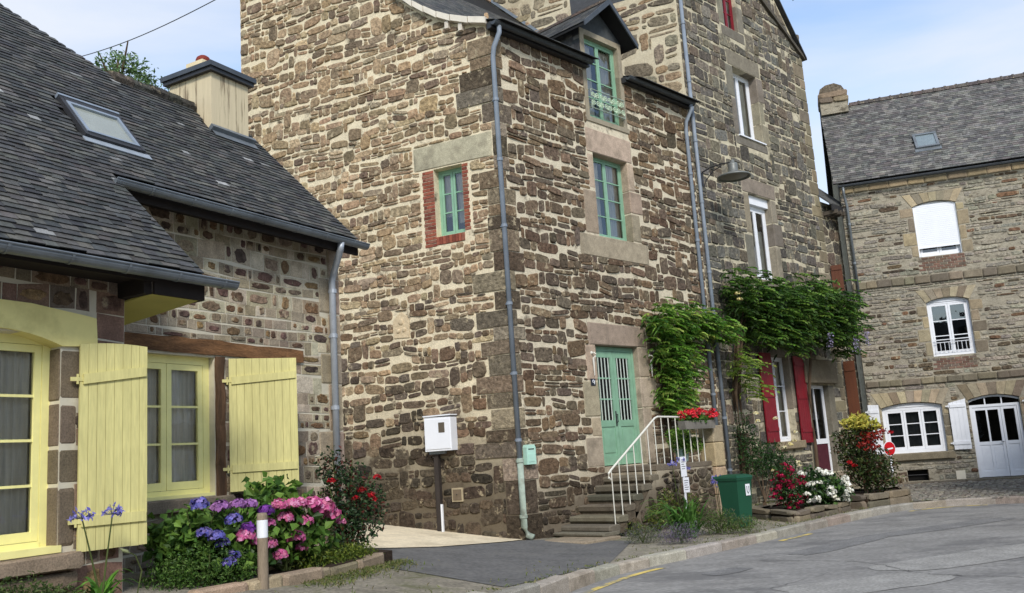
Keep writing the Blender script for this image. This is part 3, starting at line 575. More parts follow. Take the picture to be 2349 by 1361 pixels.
gs_holes = holes_g+[(-2.05, -.1, 7.74, 8.28), (-1.9, -1.55, 6.03, 7.72), (-.86, -.66, 6.03, 7.72), (-1.56, -.84, 6.05, 6.25), (-2.74, -2.32, 4.2, 4.78)]+qg
gtop = [(-6.85, 15.5), (-6.4, 15.8), (-4.6, 14.05), (-2.04, 11.65), (-1.5, 11.2), (-.85, 10.82), (0, 10.55)]
for p in coursed(-6.85, 0, -.2, 15.8, .175, .27, .013, gs_holes, gtop, skew=.10, split=.15, wav=.22, tall=.12):
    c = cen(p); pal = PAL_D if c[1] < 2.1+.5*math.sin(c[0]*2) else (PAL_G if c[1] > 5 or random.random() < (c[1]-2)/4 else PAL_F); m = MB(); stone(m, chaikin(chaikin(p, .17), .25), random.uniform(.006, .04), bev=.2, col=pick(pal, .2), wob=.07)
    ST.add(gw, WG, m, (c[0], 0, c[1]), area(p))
# a pale carved stone in the gable
q = MB(); q.prism([(-2.72, 4.22), (-2.34, 4.20), (-2.33, 4.56), (-2.40, 4.68), (-2.46, 4.70), (-2.53, 4.77), (-2.60, 4.70), (-2.67, 4.66), (-2.73, 4.58)], -.02, .06)
cs = obj('carved_stone', q, mat('pale_limestone', C(204, 184, 150), var=.16, scale=9, bump=.8, bscale=14, bdist=.03, fine=.1), gw, WG, label='pale carved stone set in the brown gable')
for a, b, r_ in ((-2.6, 4.36, .05), (-2.46, 4.38, .055), (-2.53, 4.55, .07)): obj('carving', MB().lathe([(r_, 0), (r_*.8, .02), (r_*.3, .03), (0, .03)], 10), MATS['pale_limestone'], cs, WG @ T(a, -.02, b) @ Matrix.Rotation(R(90), 4, 'X'))
# roof with bell-cast eave (plan follows the skewed gable)
def main_roof():
    q = MB()
    for u0, u1, ds in ((-.12, 3.06, prof_d), (4.63, 7.45, prof_d), (3.06, 4.63, [.9, 1.5, 2.04, 4.6, 6.4, 6.85])):
        vs = []
        for dd in ds:
            for u in (u0, u1): p = PBv+tf*u+gv*dd; vs.append((p.x, p.y, pz(dd)))
        q.add(vs, [(2*i, 2*i+1, 2*i+3, 2*i+2) for i in range(len(ds)-1)])
    return q
rf = obj('roof', main_roof(), M_UNDER, main, Matrix.Identity(4))
SLM = Pieces(main, 'slate', M_SLATE); dd = -.42
while dd < 4.4:
    L1_ = math.hypot(.12, pz(dd+.12)-pz(dd)); u = -.12-random.random()*.2
    while u < 7.4:
        ww = random.uniform(.16, .27); a, b = max(u, -.12), min(u+ww, 7.42); u += ww
        if b-a < .03 or (3.0+.3*max(0,dd) < (a+b)/2 < 4.7+.3*max(0,dd) and dd < 1.2): continue
        pts = []
        for uu, d_, up in ((a+.002, dd, .03), (b-.002, dd, .03+random.uniform(0, .006)), (b-.002, dd+.16, .012), (a+.002, dd+.16, .012), (a+.002, dd, .018), (b-.002, dd, .018)):
            p = PBv+tf*uu+gv*d_; pts.append((p.x, p.y, pz(d_)+up))
        q = MB().add(pts, [(0, 1, 2, 3), (4, 5, 1, 0), (4, 0, 3), (5, 2, 1)], pick(SL_PAL, .2)); c = [sum(v[i] for v in pts)/6 for i in range(3)]
        SLM.add(rf, Matrix.Identity(4), q, c, ww*.12)
    dd += .105/max(.5, L1_/.12)
# white mortared verge slabs down the gable edge
vp = [(.0, 10.68), (.42, 10.80), (.85, 10.97), (1.18, 11.14), (1.5, 11.36), (1.78, 11.57), (2.04, 11.8), (2.4, 12.14), (2.8, 12.5)]
for (d0, z0), (d1, z1) in zip(vp[:-1], vp[1:]):
    q = MB(); e0, e1 = .03, .015; q.prism([(-d0+e1*-1, z0-.09), (-d0-.008, z0+.05), (-d1+.008, z1+.05), (-d1+.008, z1-.09)], -.16, -.02); obj('verge_slab', q, mat('white_verge', C(214, 206, 190), var=.1, scale=6, bump=.3, rough=.9), main, WG)
for i, (a, b, c_) in enumerate(((.62, .3, -.11), (.95, .35, -.1))): obj('rafter_end', MB().box(-a-.06, -a+.03, -.12, .1, pz(a)-.28, pz(a)-.12), mat('painted_rafter', C(206, 196, 180), var=.2), main, WG)
gutter(main, WF, -.12, 3.12, 10.56, -.24, .075, M_ZINCD); gutter(main, WF, 4.55, 7.42, 10.56, -.24, .075, M_ZINCD)
box('eave_board', (-.1, 3.15, -.16, -.02, 10.46, 10.60), M_IRON, main, WF); box('eave_board', (4.55, 7.45, -.16, -.02, 10.46, 10.60), M_IRON, main, WF)
dp = [(.05, -.24, 10.5), (.05, -.24, 10.36), (-.02, -.12, 10.05), (-.02, -.075, 9.85), (-.02, -.075, 1.55)]
downpipe(main, WF, dp, .052, M_PIPE, [(-.02, -.075, z) for z in (8.9, 7.6, 6.2, 4.6, 3.2, 1.9)])
downpipe(main, WF, [(-.02, -.075, 1.55), (-.02, -.075, .25), (.02, -.12, .10), (.06, -.22, .05)], .062, M_CAST, [(-.02, -.075, 1.5), (-.02, -.075, .45)], name='cast_iron_shoe')
downpipe(main, WF, [(7.3, -.24, 10.5), (7.3, -.24, 10.36), (7.22, -.1, 10.05), (7.2, -.08, 9.8), (7.18, -.08, .35)], .05, M_PIPE, [(7.19, -.08, z) for z in (8.6, 6.8, 4.9, 2.8, 1.2)])
# windows
cur = [(.05, .48, .38, .97), (.52, .97, .38, .97)]
window(main, WG, -1.55, -.86, 6.24, 7.72, .2, M_GREEN, 2, 3, curtain=[(.05, .5, .32, .96), (.55, .95, .2, .96)], room=.6)
window(main, WF, 3.18, 4.5, 6.42, 8.42, .2, M_GREEN, 2, 4, curtain=[(.04, .42, .03, .97), (.58, .97, .03, .97)])
# dormer
dm = obj('dormer', MB().box(3.05, 3.19, -.02, .2, 9.3, 11.5).box(4.5, 4.64, -.02, .2, 9.3, 11.5).box(3.191, 4.499, -.018, .2, 11.36, 11.5).box(3.0, 4.7, -.03, .25, 9.18, 9.298), mat('weathered_cream', C(152, 142, 122), var=.2, scale=7, bump=.3, stain=(*C(120, 108, 90), .6), sscale=3), main, WF)
dw = window(main, WF, 3.19, 4.5, 9.3, 11.36, .12, M_GREEN, 2, 4, curtain=[(.06, .4, .05, .95), (.6, .96, .05, .95)])
for s_ in (3.05, 4.60):
    q = MB().prism([(.2, 10.75), (.2, 11.5), (1.35, 11.5)], s_, s_+.04, 'x'); ck = obj('cheek', q, M_UNDER, dm, WF)
    for i in range(9):
        z0 = 10.68+i*.09; ymax = min(1.35, .2+(z0-10.6)*1.45); y = .0 if z0 > 10.62 else .2
        while y < ymax:
            w_ = random.uniform(.14, .22); sgn = -.012 if s_ < 4 else .042; x0 = s_+sgn; q = MB().box(x0, x0+.01, y, min(y+w_-.004, ymax+.05), z0, z0+.098, pick(SL_PAL, .2)); obj('cheek_slate', q, M_SLATE, dm, WF); y += w_
ru, rz, ez = 3.84, 12.3, 11.42
q = MB().prism([(2.98, 11.5), (4.72, 11.5), (ru, 12.14)], .0, .05); obj('pediment', q, M_SLATE if 0 else mat('pediment_slate', C(70, 74, 76), var=.2, scale=6, bump=.4), dm, WF)
dr = MB()
for sg, eu in ((-1, 2.82), (1, 4.86)):
    dr.add([(eu, -.36, ez), (ru, -.36, rz), (ru, 2.3, rz), (eu, 1.25, ez), (eu, -.36, ez-.06), (ru, -.36, rz-.07), (ru, 2.3, rz-.07), (eu, 1.25, ez-.06)], [(0, 1, 2, 3), (4, 7, 6, 5), (0, 4, 5, 1), (0, 3, 7, 4)])
dro = obj('dormer_roof', dr, M_UNDER, main, WF)
for sg, eu in ((-1, 2.80), (1, 4.88)):
    n = 12
    for i in range(n):
        k0, k1 = i/n, (i+1.25)/n; y = -.37; yend = lambda k: 1.25+1.05*k
        while y < yend(k0):
            w_ = random.uniform(.15, .24); y1 = min(y+w_-.003, yend(k0)); P_ = lambda k, yy, up: (eu+(ru-eu)*k, yy, ez+(rz-ez)*min(k, 1.0)+up)
            q = MB().add([P_(k0, y, .028), P_(k0, y1, .028), P_(min(k1, 1), y1, .012), P_(min(k1, 1), y, .012), P_(k0, y, .012), P_(k0, y1, .012)], [(0, 1, 2, 3), (4, 5, 1, 0), (4, 0, 3), (5, 2, 1)], pick(SL_PAL, .2)); SLM.add(dro, WF, q, P_(k0, y, 0), .02); y += w_
    q = MB().add([(eu, -.40, ez-.10), (ru, -.40, rz-.12), (ru, -.40, rz+.03), (eu, -.40, ez+.03), (eu, -.365, ez-.10), (ru, -.365, rz-.12), (ru, -.365, rz+.03), (eu, -.365, ez+.03)], [(0, 1, 2, 3), (4, 7, 6, 5), (0, 4, 5, 1), (1, 5, 6, 2), (2, 6, 7, 3), (3, 7, 4, 0)]); obj('bargeboard', q, M_ZINCD, dro, WF)
y = -.38
while y < 2.2: obj('ridge_tile', MB().prism([(ru-.11, rz-.05), (ru-.06, rz+.045), (ru, rz+.07), (ru+.06, rz+.045), (ru+.11, rz-.05)], y, y+.27, 'y', pick([C(92, 80, 72), C(84, 76, 70)], .1)), M_STONE, dro, WF); y += .28
SLM.finish()
# scrolled iron guard of the dormer window
gd = obj('window_guard', MB().tube([(3.2, -.09, 9.96), (4.48, -.09, 9.96)], .014, 6).tube([(3.2, -.09, 9.50), (4.48, -.09, 9.50)], .012, 6).tube([(3.2, .0, 9.96), (3.2, -.09, 9.96), (3.2, -.09, 9.5), (3.2, .0, 9.5)], .012, 6).tube([(4.48, .0, 9.96), (4.48, -.09, 9.96), (4.48, -.09, 9.5), (4.48, .0, 9.5)], .012, 6), M_CAST, main, WF)
M_GUARD = mat('mint_iron', C(196, 214, 186), var=.12, scale=9, rough=.6, bump=.1)
for i in range(8):
    cu = 3.28+i*.16
    for sg, zc in ((1, 9.83), (-1, 9.63)):
        P_ = [(cu+sg*(.012+.068*k/14)*math.cos(k*.75)*(1 if i % 2 else -1), -.09+.004*sg, zc+(.012+.068*k/14)*math.sin(k*.75)) for k in range(15)]; obj('scroll', MB().tube(P_, .012, 5), M_GUARD, gd, WF)
# door
dr_ = obj('door', MB().box(2.70, 2.78, .14, .22, 1.25, 3.88).box(4.16, 4.24, .14, .22, 1.25, 3.88).box(2.781, 4.159, .141, .219, 3.78, 3.88), M_GREEN, main, WF)
for a, b in ((2.785, 3.465), (3.475, 4.155)):
    q = MB()
    for e in ((a, a+.10, .15, .20, 1.26, 3.775), (b-.10, b, .15, .20, 1.26, 3.775), (a+.1, b-.1, .151, .199, 3.64, 3.775), (a+.1, b-.1, .151, .199, 2.10, 2.24), (a+.1, b-.1, .151, .199, 1.26, 1.46)): q.box(*e)
    obj('door_leaf', q, M_GREEN, dr_, WF); box('panel', (a+.1, b-.1, .17, .19, 1.46, 2.10), M_GREEN, dr_, WF); box('panel_moulding', (a+.15, b-.15, .158, .17, 1.53, 2.03), M_GREEN, dr_, WF)
    for r in range(3):
        z0 = 2.24+r*(1.40/3); z1 = z0+1.40/3; obj('pane', MB().add([(a+.1, .185, z0), (b-.1, .185, z0), (b-.1, .185, z1), (a+.1, .185, z1)], [(0, 1, 2, 3)]), G_DARK, dr_, WF)
        if r: box('glazing_bar', (a+.1, b-.1, .155, .195, z0-.016, z0+.016), M_GREEN, dr_, WF)
    for i in range(4): uu = a+.1+(b-a-.2)*(i+.5)/4; obj('grille_bar', MB().tube([(uu, .165, 2.24), (uu, .165, 3.64)], .013, 6), mat('pale_grille', C(196, 206, 196), var=.08, bump=0), dr_, WF)
obj('handle', MB().tube([(3.42, .15, 2.18), (3.42, .10, 2.2), (3.42, .10, 2.36), (3.42, .15, 2.38)], .014, 6), M_IRON, dr_, WF); box('lock_plate', (3.40, 3.44, .144, .15, 2.1, 2.44), M_IRON, dr_, WF)
q = MB(); q.add([(2.7, .23, 1.25), (4.24, .23, 1.25), (4.24, .23, 3.88), (2.7, .23, 3.88), (2.7, .9, 1.25), (4.24, .9, 1.25), (4.24, .9, 3.88), (2.7, .9, 3.88)], [(4, 5, 6, 7), (0, 4, 7, 3), (1, 2, 6, 5), (3, 7, 6, 2)]); obj('hallway', q, M_DARK, dr_, WF)
# stoop: steps climb along the wall to a landing
stp = obj('stoop', MB().box(2.86, 4.95, -1.24, -.02, -.25, 1.10), M_MORT_F, main, WF); nst = 7
for i in range(nst):
    z1 = 1.24*(i+1)/nst-.02; u0 = 1.12+i*.29; u1 = u0+.34 if i < nst-1 else 4.98; e = random.uniform(-.02, .02)
    block('step', stp, WF @ Matrix(((1, 0, 0, 0), (0, 0, -1, 0), (0, 1, 0, 0), (0, 0, 0, 1))) if 0 else WF, u0+e, u1, z1-.13, z1, -1.23-random.uniform(0, .03), -.01, pick([C(104, 98, 84), C(92, 88, 76), C(114, 106, 90)], .1), M_GRAN, .03, .018)
    if i: box('riser', (u0+.035, u0+.30, -1.22, -.03, z1-.34, z1-.131), M_STONE if 0 else mat('stoop_rubble', C(92, 82, 68), var=.35, scale=7, bump=.9, bscale=18, bdist=.03, fine=.2), stp, WF)
WS = WF @ T(0, -1.245, 0)     # outer face of the stoop
for p in rubble(1.55, 4.95, -.2, 1.08, .19, .27, .03, [(1.5, 1.84, .05, 2), (1.8, 2.13, .25, 2), (2.1, 2.42, .45, 2), (2.4, 2.71, .62, 2), (2.7, 2.95, .8, 2)]):
    c = cen(p); m = MB(); stone(m, chaikin(p), random.uniform(.015, .04), bev=.35, col=pick(PAL_D, .2), wob=.06); ST.add(stp, WS, m, (c[0], 0, c[1]), area(p))
obj('stoop_face', MB().add([(1.5, 0, -.25), (4.95, 0, -.25), (4.95, 0, 1.1), (2.86, 0, 1.1)], [(0, 1, 2, 3)]), M_MORT_F, stp, WS @ T(0, .004, 0))
for i, (z0, z1) in enumerate(((-.25, .45), (.46, 1.05), (1.06, 1.6), (1.61, 1.98))): block('pier_stone', main, WF, 4.98, 5.40, z0, z1, -1.33, -.95, pick([C(176, 156, 126), C(160, 146, 120)], .08))
block('foot_slab', main, WF, .1, 1.2, -.16, -.02, -1.45, -.3, pick([C(150, 136, 116)], .05)); block('foot_slab', main, WF, .85, 1.40, -.02, .06, -1.28, -.02, pick([C(118, 110, 96)], .05))
M_RAIL = mat('white_rail', C(222, 220, 208), var=.1, scale=8, rough=.5, bump=.1, stain=(*C(150, 130, 100), .4), sscale=8)
rail = obj('railing', MB().tube([(1.33, -1.2, 1.02), (1.27, -1.2, 1.06), (1.27, -1.2, 1.14), (1.36, -1.2, 1.21), (2.98, -1.2, 2.19), (3.08, -1.2, 2.215), (4.9, -1.2, 2.17)], .021, 8), M_RAIL, main, WF)
for i in range(14):
    uu = 1.36+i*.262; zt = 1.21+(uu-1.36)/1.62*.98 if uu < 2.98 else 2.2; zb = max(-.14, 1.24*(min(6, math.floor((uu-1.12)/.29)))/7-.16) if uu < 2.86 else 1.16
    if i == 0: zb = -.1
    obj('baluster', MB().tube([(uu, -1.2, zb), (uu, -1.2, zt)], .011, 6), M_RAIL, rail, WF)
ST.finish()
# closing walls and back roof so that the house is a solid volume
pA, pB, pC, pD = PBv+gv*.3, PBv+tf*7.45+gv*.3, PBv+tf*7.45+gv*6.8, PBv+gv*6.8
obj('rear_wall', MB().add([(*pC.xy, -.3), (*pD.xy, -.3), (*pD.xy, 15.5), (*pC.xy, 15.5)], [(0, 1, 2, 3)]), M_MORT_T, main, Matrix.Identity(4))
# fittings that hang on the house
lb = thing('letterbox', 'mint green letterbox beside the grey downpipe at the house corner', 'letterbox', WF @ T(.26, -.02, 1.42))
M_MINT = mat('mint_paint', C(182, 222, 204), var=.06, scale=6, rough=.5, bump=.05)
obj('body', MB().prism([(-.13, 0), (.13, 0), (.13, .33), (.10, .38), (-.10, .38), (-.13, .33)], -.11, .0), M_MINT, lb); box('slot', (-.08, .08, -.115, -.11, .285, .305), M_IRON, lb); box('flap', (-.09, .09, -.118, -.1105, .05, .2), M_MINT, lb)
npl = thing('number_plate', 'small dark house number plate beside the green door', 'sign', WF @ T(2.49, -.03, 3.06)); box('plate', (-.075, .075, 0, .012, -.075, .075), mat('enamel', C(28, 32, 44), var=.05, bump=0, rough=.3), npl)
# the digit 9, as enamel strokes
P9 = [(.028+.0, -.045), (.034, .0), (.03, .032), (.004, .046), (-.024, .034), (-.03, .014), (-.018, -.006), (.006, -.008), (.028, .008)]
obj('digit', MB().tube([(x, -.003, z) for x, z in P9], .009, 5), M_WHITE, npl)
for u_ in (2.52, 4.66):
    hk = thing('shutter_hook', 'pale iron shutter hook on the granite %s the green door' % ('between number plate and' if u_ < 3 else 'between vine and'), 'hook', WF @ T(u_, -.03, 3.2))
    obj('arm', MB().tube([(0, .0, .5), (0, -.06, .5), (.02, -.09, .46), (.03, -.07, .42), (0, -.03, .38), (0, -.03, .0)], [.02, .018, .016, .02, .026, .008], 6), M_RAIL, hk); obj('boss', MB().lathe([(.04, 0), (.03, .02), (0, .025)], 8), M_RAIL, hk, WM[hk.name] @ T(0, .01, .5) @ Matrix.Rotation(R(90), 4, 'X'))
mb_ = thing('meter_box', 'white plastic electricity meter box on a dark post against the gable', 'meter box', WG @ T(-1.62, -.12, 0))
obj('cabinet', MB().prism([(-.31, 1.80), (.31, 1.80), (.31, 2.46), (-.31, 2.49)], -.14, .1), M_PVC, mb_); box('door', (-.285, .285, -.155, -.1405, 1.84, 2.43), M_PVC, mb_); box('viewing_pane', (.03, .17, -.160, -.1555, 2.16, 2.36), mat('tinted_pane', C(96, 88, 76), var=.1, bump=0, rough=.2, spec=.5), mb_)
box('lid', (-.325, .325, -.165, .1, 2.4901, 2.515), M_PVC, mb_); box('post', (-.2, -.10, -.02, .08, .0, 1.80), mat('tarred_wood', C(56, 50, 46), var=.3, scale=7, bump=.4, stretch=(1, 1, .2)), mb_)
box('cable_duct', (-.09, -.05, -.03, .01, .0, .75), M_WHITE, mb_); box('bracket', (-.28, .1, -.05, .0, 1.74, 1.80), M_ZINC, mb_)
cv = thing('access_cover', 'small framed service cover low in the gable wall', 'cover', WG @ T(-1.5, -.02, .78)); box('frame', (-.0, .25, -.02, .02, 0, .27), mat('pale_frame', C(168, 154, 126), var=.2), cv); box('door', (.03, .22, -.03, -.0205, .03, .24), mat('cover_door', C(112, 98, 80), var=.2, scale=10), cv); obj('latch', MB().lathe([(.012, 0), (.012, .01), (0, .01)], 8), M_IRON, cv, WM[cv.name] @ T(.12, -.03, .14) @ Matrix.Rotation(R(90), 4, 'X'))
# ================================================================== TALL HOUSE next door (gable to the street)
tall = thing('tall_house', 'tall grey stone house with red shutters and white windows behind the wisteria', 'house', WF @ T(7.5, 0, 0))
ST = Pieces(tall, 'stone', M_STONE)
PAL_T = [C(116, 110, 99), C(104, 99, 90), C(126, 119, 106), C(94, 90, 82), C(116, 107, 93), C(110, 107, 100), C(85, 81, 74), C(108, 97, 84)]
ttop = [(7.5, 14.15), (11.2, 18.1), (14.98, 14.1)]
th = [(10.2, 11.6, 10.32, 12.5), (10.3, 11.6, 6.1, 8.62), (10.05, 10.85, 13.72, 15.3), (10.45, 11.55, 1.5, 3.9), (12.6, 13.9, .5, 3.12)]
tw = wall('front_wall', tall, WF, ttop, -.3, th, M_MORT_T)
tst = [('lintel', 9.9, 11.9, 12.51, 13.0), ('jamb', 9.8, 10.195, 11.5, 12.49), ('jamb', 9.95, 10.195, 10.34, 11.48), ('jamb', 11.605, 11.95, 11.7, 12.49), ('jamb', 11.605, 11.85, 11.0, 11.68), ('jamb', 11.605, 12.0, 10.34, 10.98), ('sill', 9.95, 11.85, 10.05, 10.31),
       ('lintel', 9.95, 11.95, 8.63, 9.08), ('jamb', 10.0, 10.295, 7.4, 8.61), ('jamb', 9.85, 10.295, 6.12, 7.38), ('jamb', 11.605, 11.9, 7.9, 8.61), ('jamb', 11.605, 12.1, 7.2, 7.88), ('jamb', 11.605, 11.85, 6.12, 7.18), ('sill', 10.1, 11.8, 5.88, 6.09),
       ('jamb', 9.75, 10.045, 13.74, 14.6), ('jamb', 10.855, 11.2, 13.74, 14.6), ('sill', 9.8, 11.2, 13.4, 13.71), ('jamb', 11.555, 11.8, 2.4, 3.88), ('jamb', 10.2, 10.445, 1.52, 3.88), ('lintel', 10.1, 11.9, 3.91, 4.3),
       ('jamb', 13.905, 14.25, 1.6, 3.1), ('jamb', 13.905, 14.4, .5, 1.58), ('jamb', 12.3, 12.595, .5, 3.1)]
dress(tall, WF, tst, [C(130, 123, 108), C(118, 112, 100), C(140, 131, 114)])
block('lintel', tall, WF, 12.25, 14.35, 3.13, 3.85, -.16, .3, C(120, 110, 92)); block('sill', tall, WF, 10.2, 11.8, 1.28, 1.49, -.14, .3, C(146, 132, 108))
z = -.25; qt = []; k = 0
while z < 13.9:
    hh = random.uniform(.3, .5); a = random.uniform(.25, .38) if k % 2 else random.uniform(.5, .8); k += 1; hh = min(hh, 14.0-z); block('quoin', tall, WF, 14.98-a, 14.995, z+.01, z+hh-.01, -.02, .4, pick([C(128, 118, 98), C(114, 106, 90), C(138, 126, 104)], .12)); qt.append((14.97-a, 15, z, z+hh)); z += hh
for p in coursed(7.5, 14.98, -.2, 17.9, .25, .34, .022, th+[h[1:] for h in tst]+[(12.25, 14.35, 3.13, 3.85), (10.2, 11.8, 1.28, 1.49)]+qt, [(7.5, 14.05), (11.2, 18.0), (14.98, 14.0)], skew=.07, split=.1, tall=.08):
    c = cen(p); m = MB(); stone(m, chaikin(chaikin(p, .1), .25), random.uniform(.008, .034), bev=.16, col=pick(PAL_T, .2), wob=.05); ST.add(tw, WF, m, (c[0], 0, c[1]), area(p))
WTS = frame((PBv+tf*7.5).to_tuple(), 116)
sw = wall('side_wall', tall, WTS, [(-8, 17.2), (-3.2, 17.2), (-3.1, 14.1), (0, 14.1)], -.3, [], mat('side_mortar', C(206, 194, 166, .9), var=.14, scale=4, bump=.5, bscale=25, rough=.95, spec=.1, fine=.12, stain=(*C(140, 120, 90), .5), sscale=.8))
for p in coursed(-8, -.02, 10.4, 17.1, .30, .44, .045, [(-3.15, .1, 14.05, 18)], None, skew=.14, split=.2, wav=.2, tall=.12):
    c = cen(p); m = MB(); stone(m, chaikin(chaikin(p, .2), .25), random.uniform(.012, .03), bev=.3, col=pick([C(146, 131, 108), C(130, 120, 103), C(118, 107, 91), C(150, 126, 100), C(138, 126, 107)], .18), wob=.08); ST.add(sw, WTS, m, (c[0], 0, c[1]), area(p))
ST.finish()
# stepped flashing where the neighbour's roof meets this wall
q = MB()
for a, b in zip(prof_d[1:-2], prof_d[2:-1]): q.add([(-a, -.02, pz(a)+.02), (-a, -.02, pz(a)+.16), (-b, -.02, pz(b)+.16), (-b, -.02, pz(b)+.02), (-a, -.10, pz(a)+.035), (-b, -.10, pz(b)+.035)], [(0, 1, 2, 3), (4, 0, 3, 5)])
obj('flashing', q, M_ZINC, sw, WTS)
# roof, with a raised rake of small rubble along the verge
q = MB()
for (ua, za), (ub, zb) in (((7.3, 13.98), (11.2, 18.16)), ((11.2, 18.16), (15.12, 14.0))):
    q.add([(ua, -.14, za), (ub, -.14, zb), (ub, 8, zb), (ua, 8, za), (ua, -.14, za+.08), (ub, -.14, zb+.08), (ub, 8, zb+.08), (ua, 8, za+.08)], [(0, 1, 2, 3), (4, 7, 6, 5), (0, 4, 5, 1), (2, 6, 7, 3), (1, 5, 6, 2), (3, 7, 4, 0)])
obj('roof', q, mat('tall_slate', C(62, 62, 62), var=.3, scale=8, bump=.6, bscale=20), tall, WF)
q = MB(); q.prism([(12.15, 15.6), (12.25, 15.4), (15.08, 14.0), (15.08, 14.12), (12.35, 15.5)], -.10, .02); obj('drip_course', q, mat('drip_stone', C(84, 78, 68), var=.2, scale=6, bump=.5), tall, WF)
obj('closing_wall', MB().box(14.6, 14.97, .3, 8, -.3, 14.0).box(7.6, 14.9, 7.9, 8.1, -.3, 14.0), M_MORT_T, tall, WF)
downpipe(tall, WF, [(7.62, -.07, 14.2), (7.62, -.07, .3)], .052, M_PIPE, [(7.62, -.07, z) for z in (13, 11.3, 9.6, 7.9, 6.0, 4.2, 2.2, .9)])
window(tall, WF, 10.2, 11.6, 10.32, 12.5, .26, M_WHITE, 2, 1, fw=.08, sash=.07, gm=G_WIN, curtain=[(.03, .97, .02, .98)])
w2 = window(tall, WF, 10.3, 11.6, 6.1, 8.35, .22, M_WHITE, 2, 1, fw=.09, sash=.07, curtain=[(.03, .97, .02, .7)]); box('roller_box', (10.302, 11.598, .1, .35, 8.352, 8.615), M_PVC, w2, WF)
box('window_ledge', (10.15, 11.68, -.06, .2, 10.322, 10.36), M_WHITE, tall, WF)
window(tall, WF, 10.05, 10.85, 13.72, 15.3, .12, M_RED, 2, 3, curtain=[(.03, .97, .02, .9)])
window(tall, WF, 10.45, 11.55, 1.5, 3.9, .2, M_WHITE, 2, 3, fw=.07, curtain=[(.03, .97, .02, .95)])
for u_, z0, z1 in ((9.68, 1.5, 3.95), (11.66, 1.42, 3.93)): shutter(tall, WF @ T(u_, -.09, 0), .66, z0, z1, 5, M_RED, braces=((.14, 0), (.52, 0), (.9, 0)), hinge=False)
td = obj('door', MB().box(12.62, 12.72, .16, .24, .52, 3.1).box(13.78, 13.88, .16, .24, .52, 3.1).box(12.721, 13.779, .161, .239, 3.0, 3.1).box(12.721, 13.779, .162, .238, 1.35, 1.5), M_WHITE, tall, WF)
box('panel', (12.72, 13.78, .18, .22, .52, 1.35), mat('plum_paint', C(78, 34, 44), var=.15, bump=.1), td, WF); obj('pane', MB().add([(12.72, .2, 1.5), (13.78, .2, 1.5), (13.78, .2, 3.0), (12.72, .2, 3.0)], [(0, 1, 2, 3)]), G_DARK, td, WF); box('glazing_bar', (13.23, 13.27, .17, .23, 1.5, 3.0), M_WHITE, td, WF); box('hallway', (12.6, 13.9, .6, .7, .5, 3.1), M_DARK, td, WF)
for i in range(3): block('step', tall, WF, 12.4-.1*i, 14.1+.1*i, .5-.17*(i+1)-.02, .5-.17*i-.002, -.35-.28*i, .0, pick([C(130, 120, 102)], .1))
# street lamp on the tall house
lp = thing('street_lamp', 'grey wall-mounted street lamp with wide round shade on an iron bracket', 'street lamp', WF @ T(7.86, 0, 8.25))
box('wall_plate', (-.04, .04, -.03, .0, -.12, .62), M_IRON, lp); obj('arm', MB().tube([(0, -.02, .52), (.03, -.3, .60), (.07, -.62, .62), (.1, -.86, .60)], .02, 7).tube([(0, -.02, .05), (.01, -.12, .28), (.04, -.34, .48), (.07, -.6, .58)], .014, 7), M_IRON, lp)
LW = WM[lp.name] @ T(.11, -.9, 0)
obj('neck', MB().lathe([(.03, .66), (.05, .64), (.06, .58), (.12, .56), (.13, .50), (.12, .32), (.16, .30)], 20), M_LAMP, lp, LW, smooth=True); obj('shade', MB().lathe([(.13, .31), (.2, .30), (.33, .255), (.41, .225), (.44, .20), (.44, .17), (.42, .17), (.40, .20), (.3, .24), (.05, .26)], 28), M_LAMP, lp, LW, smooth=True)
obj('diffuser', MB().lathe([(.0, .165), (.15, .17), (.28, .185), (.36, .2)], 24), mat('frosted', C(120, 116, 104), var=.1, bump=0, rough=.4), lp, LW, smooth=True)

# ================================================================== NARROW HOUSE in the corner
nar = thing('narrow_house', 'narrow low stone house with brown shutters squeezed into the street corner', 'house', WF @ T(15, 0, 0))
ST = Pieces(nar, 'stone', M_STONE)
nw = wall('front_wall', nar, WF, [(15.0, 9.1), (16.2, 9.1)], -.3, [], M_MORT_T)
for p in rubble(15.0, 16.2, -.2, 9.0, .27, .34, .034, [], None, split=.15, jit=.18):
    c = cen(p); m = MB(); stone(m, chaikin(p, .16), random.uniform(.01, .03), bev=.25, col=pick(PAL_T, .2), wob=.04); ST.add(nw, WF, m, (c[0], 0, c[1]), area(p))
ST.finish()
obj('roof', MB().add([(14.9, -.35, 9.0), (16.6, -.35, 9.0), (16.6, 3.2, 12.4), (14.9, 3.2, 12.4), (14.9, -.35, 8.93), (16.6, -.35, 8.93), (16.6, 3.2, 12.33), (14.9, 3.2, 12.33)], [(0, 1, 2, 3), (4, 7, 6, 5), (0, 4, 5, 1), (0, 3, 7, 4)]), mat('narrow_slate', C(84, 84, 82), var=.3, scale=8, bump=.6, bscale=20), nar, WF)
for i in range(3): box('rafter', (15.05+i*.28, 15.13+i*.28, -.5, .0, 8.62+.0*i, 8.74), mat('old_rafter', C(88, 80, 70), var=.3), nar, WF)
box('eave_board', (14.95, 15.9, -.42, -.38, 8.7, 8.92), M_IRON, nar, WF)
for z0, z1 in ((6.1, 6.95), (1.95, 3.85)):
    for u_, az, wd in ((15.05, -70, .34),): shutter(nar, WF @ T(u_, -.05, 0) @ Matrix.Rotation(R(az), 4, 'Z'), wd, z0, z1, 3, M_BROWN, braces=((.14, 0), (.86, 0)), hinge=False)

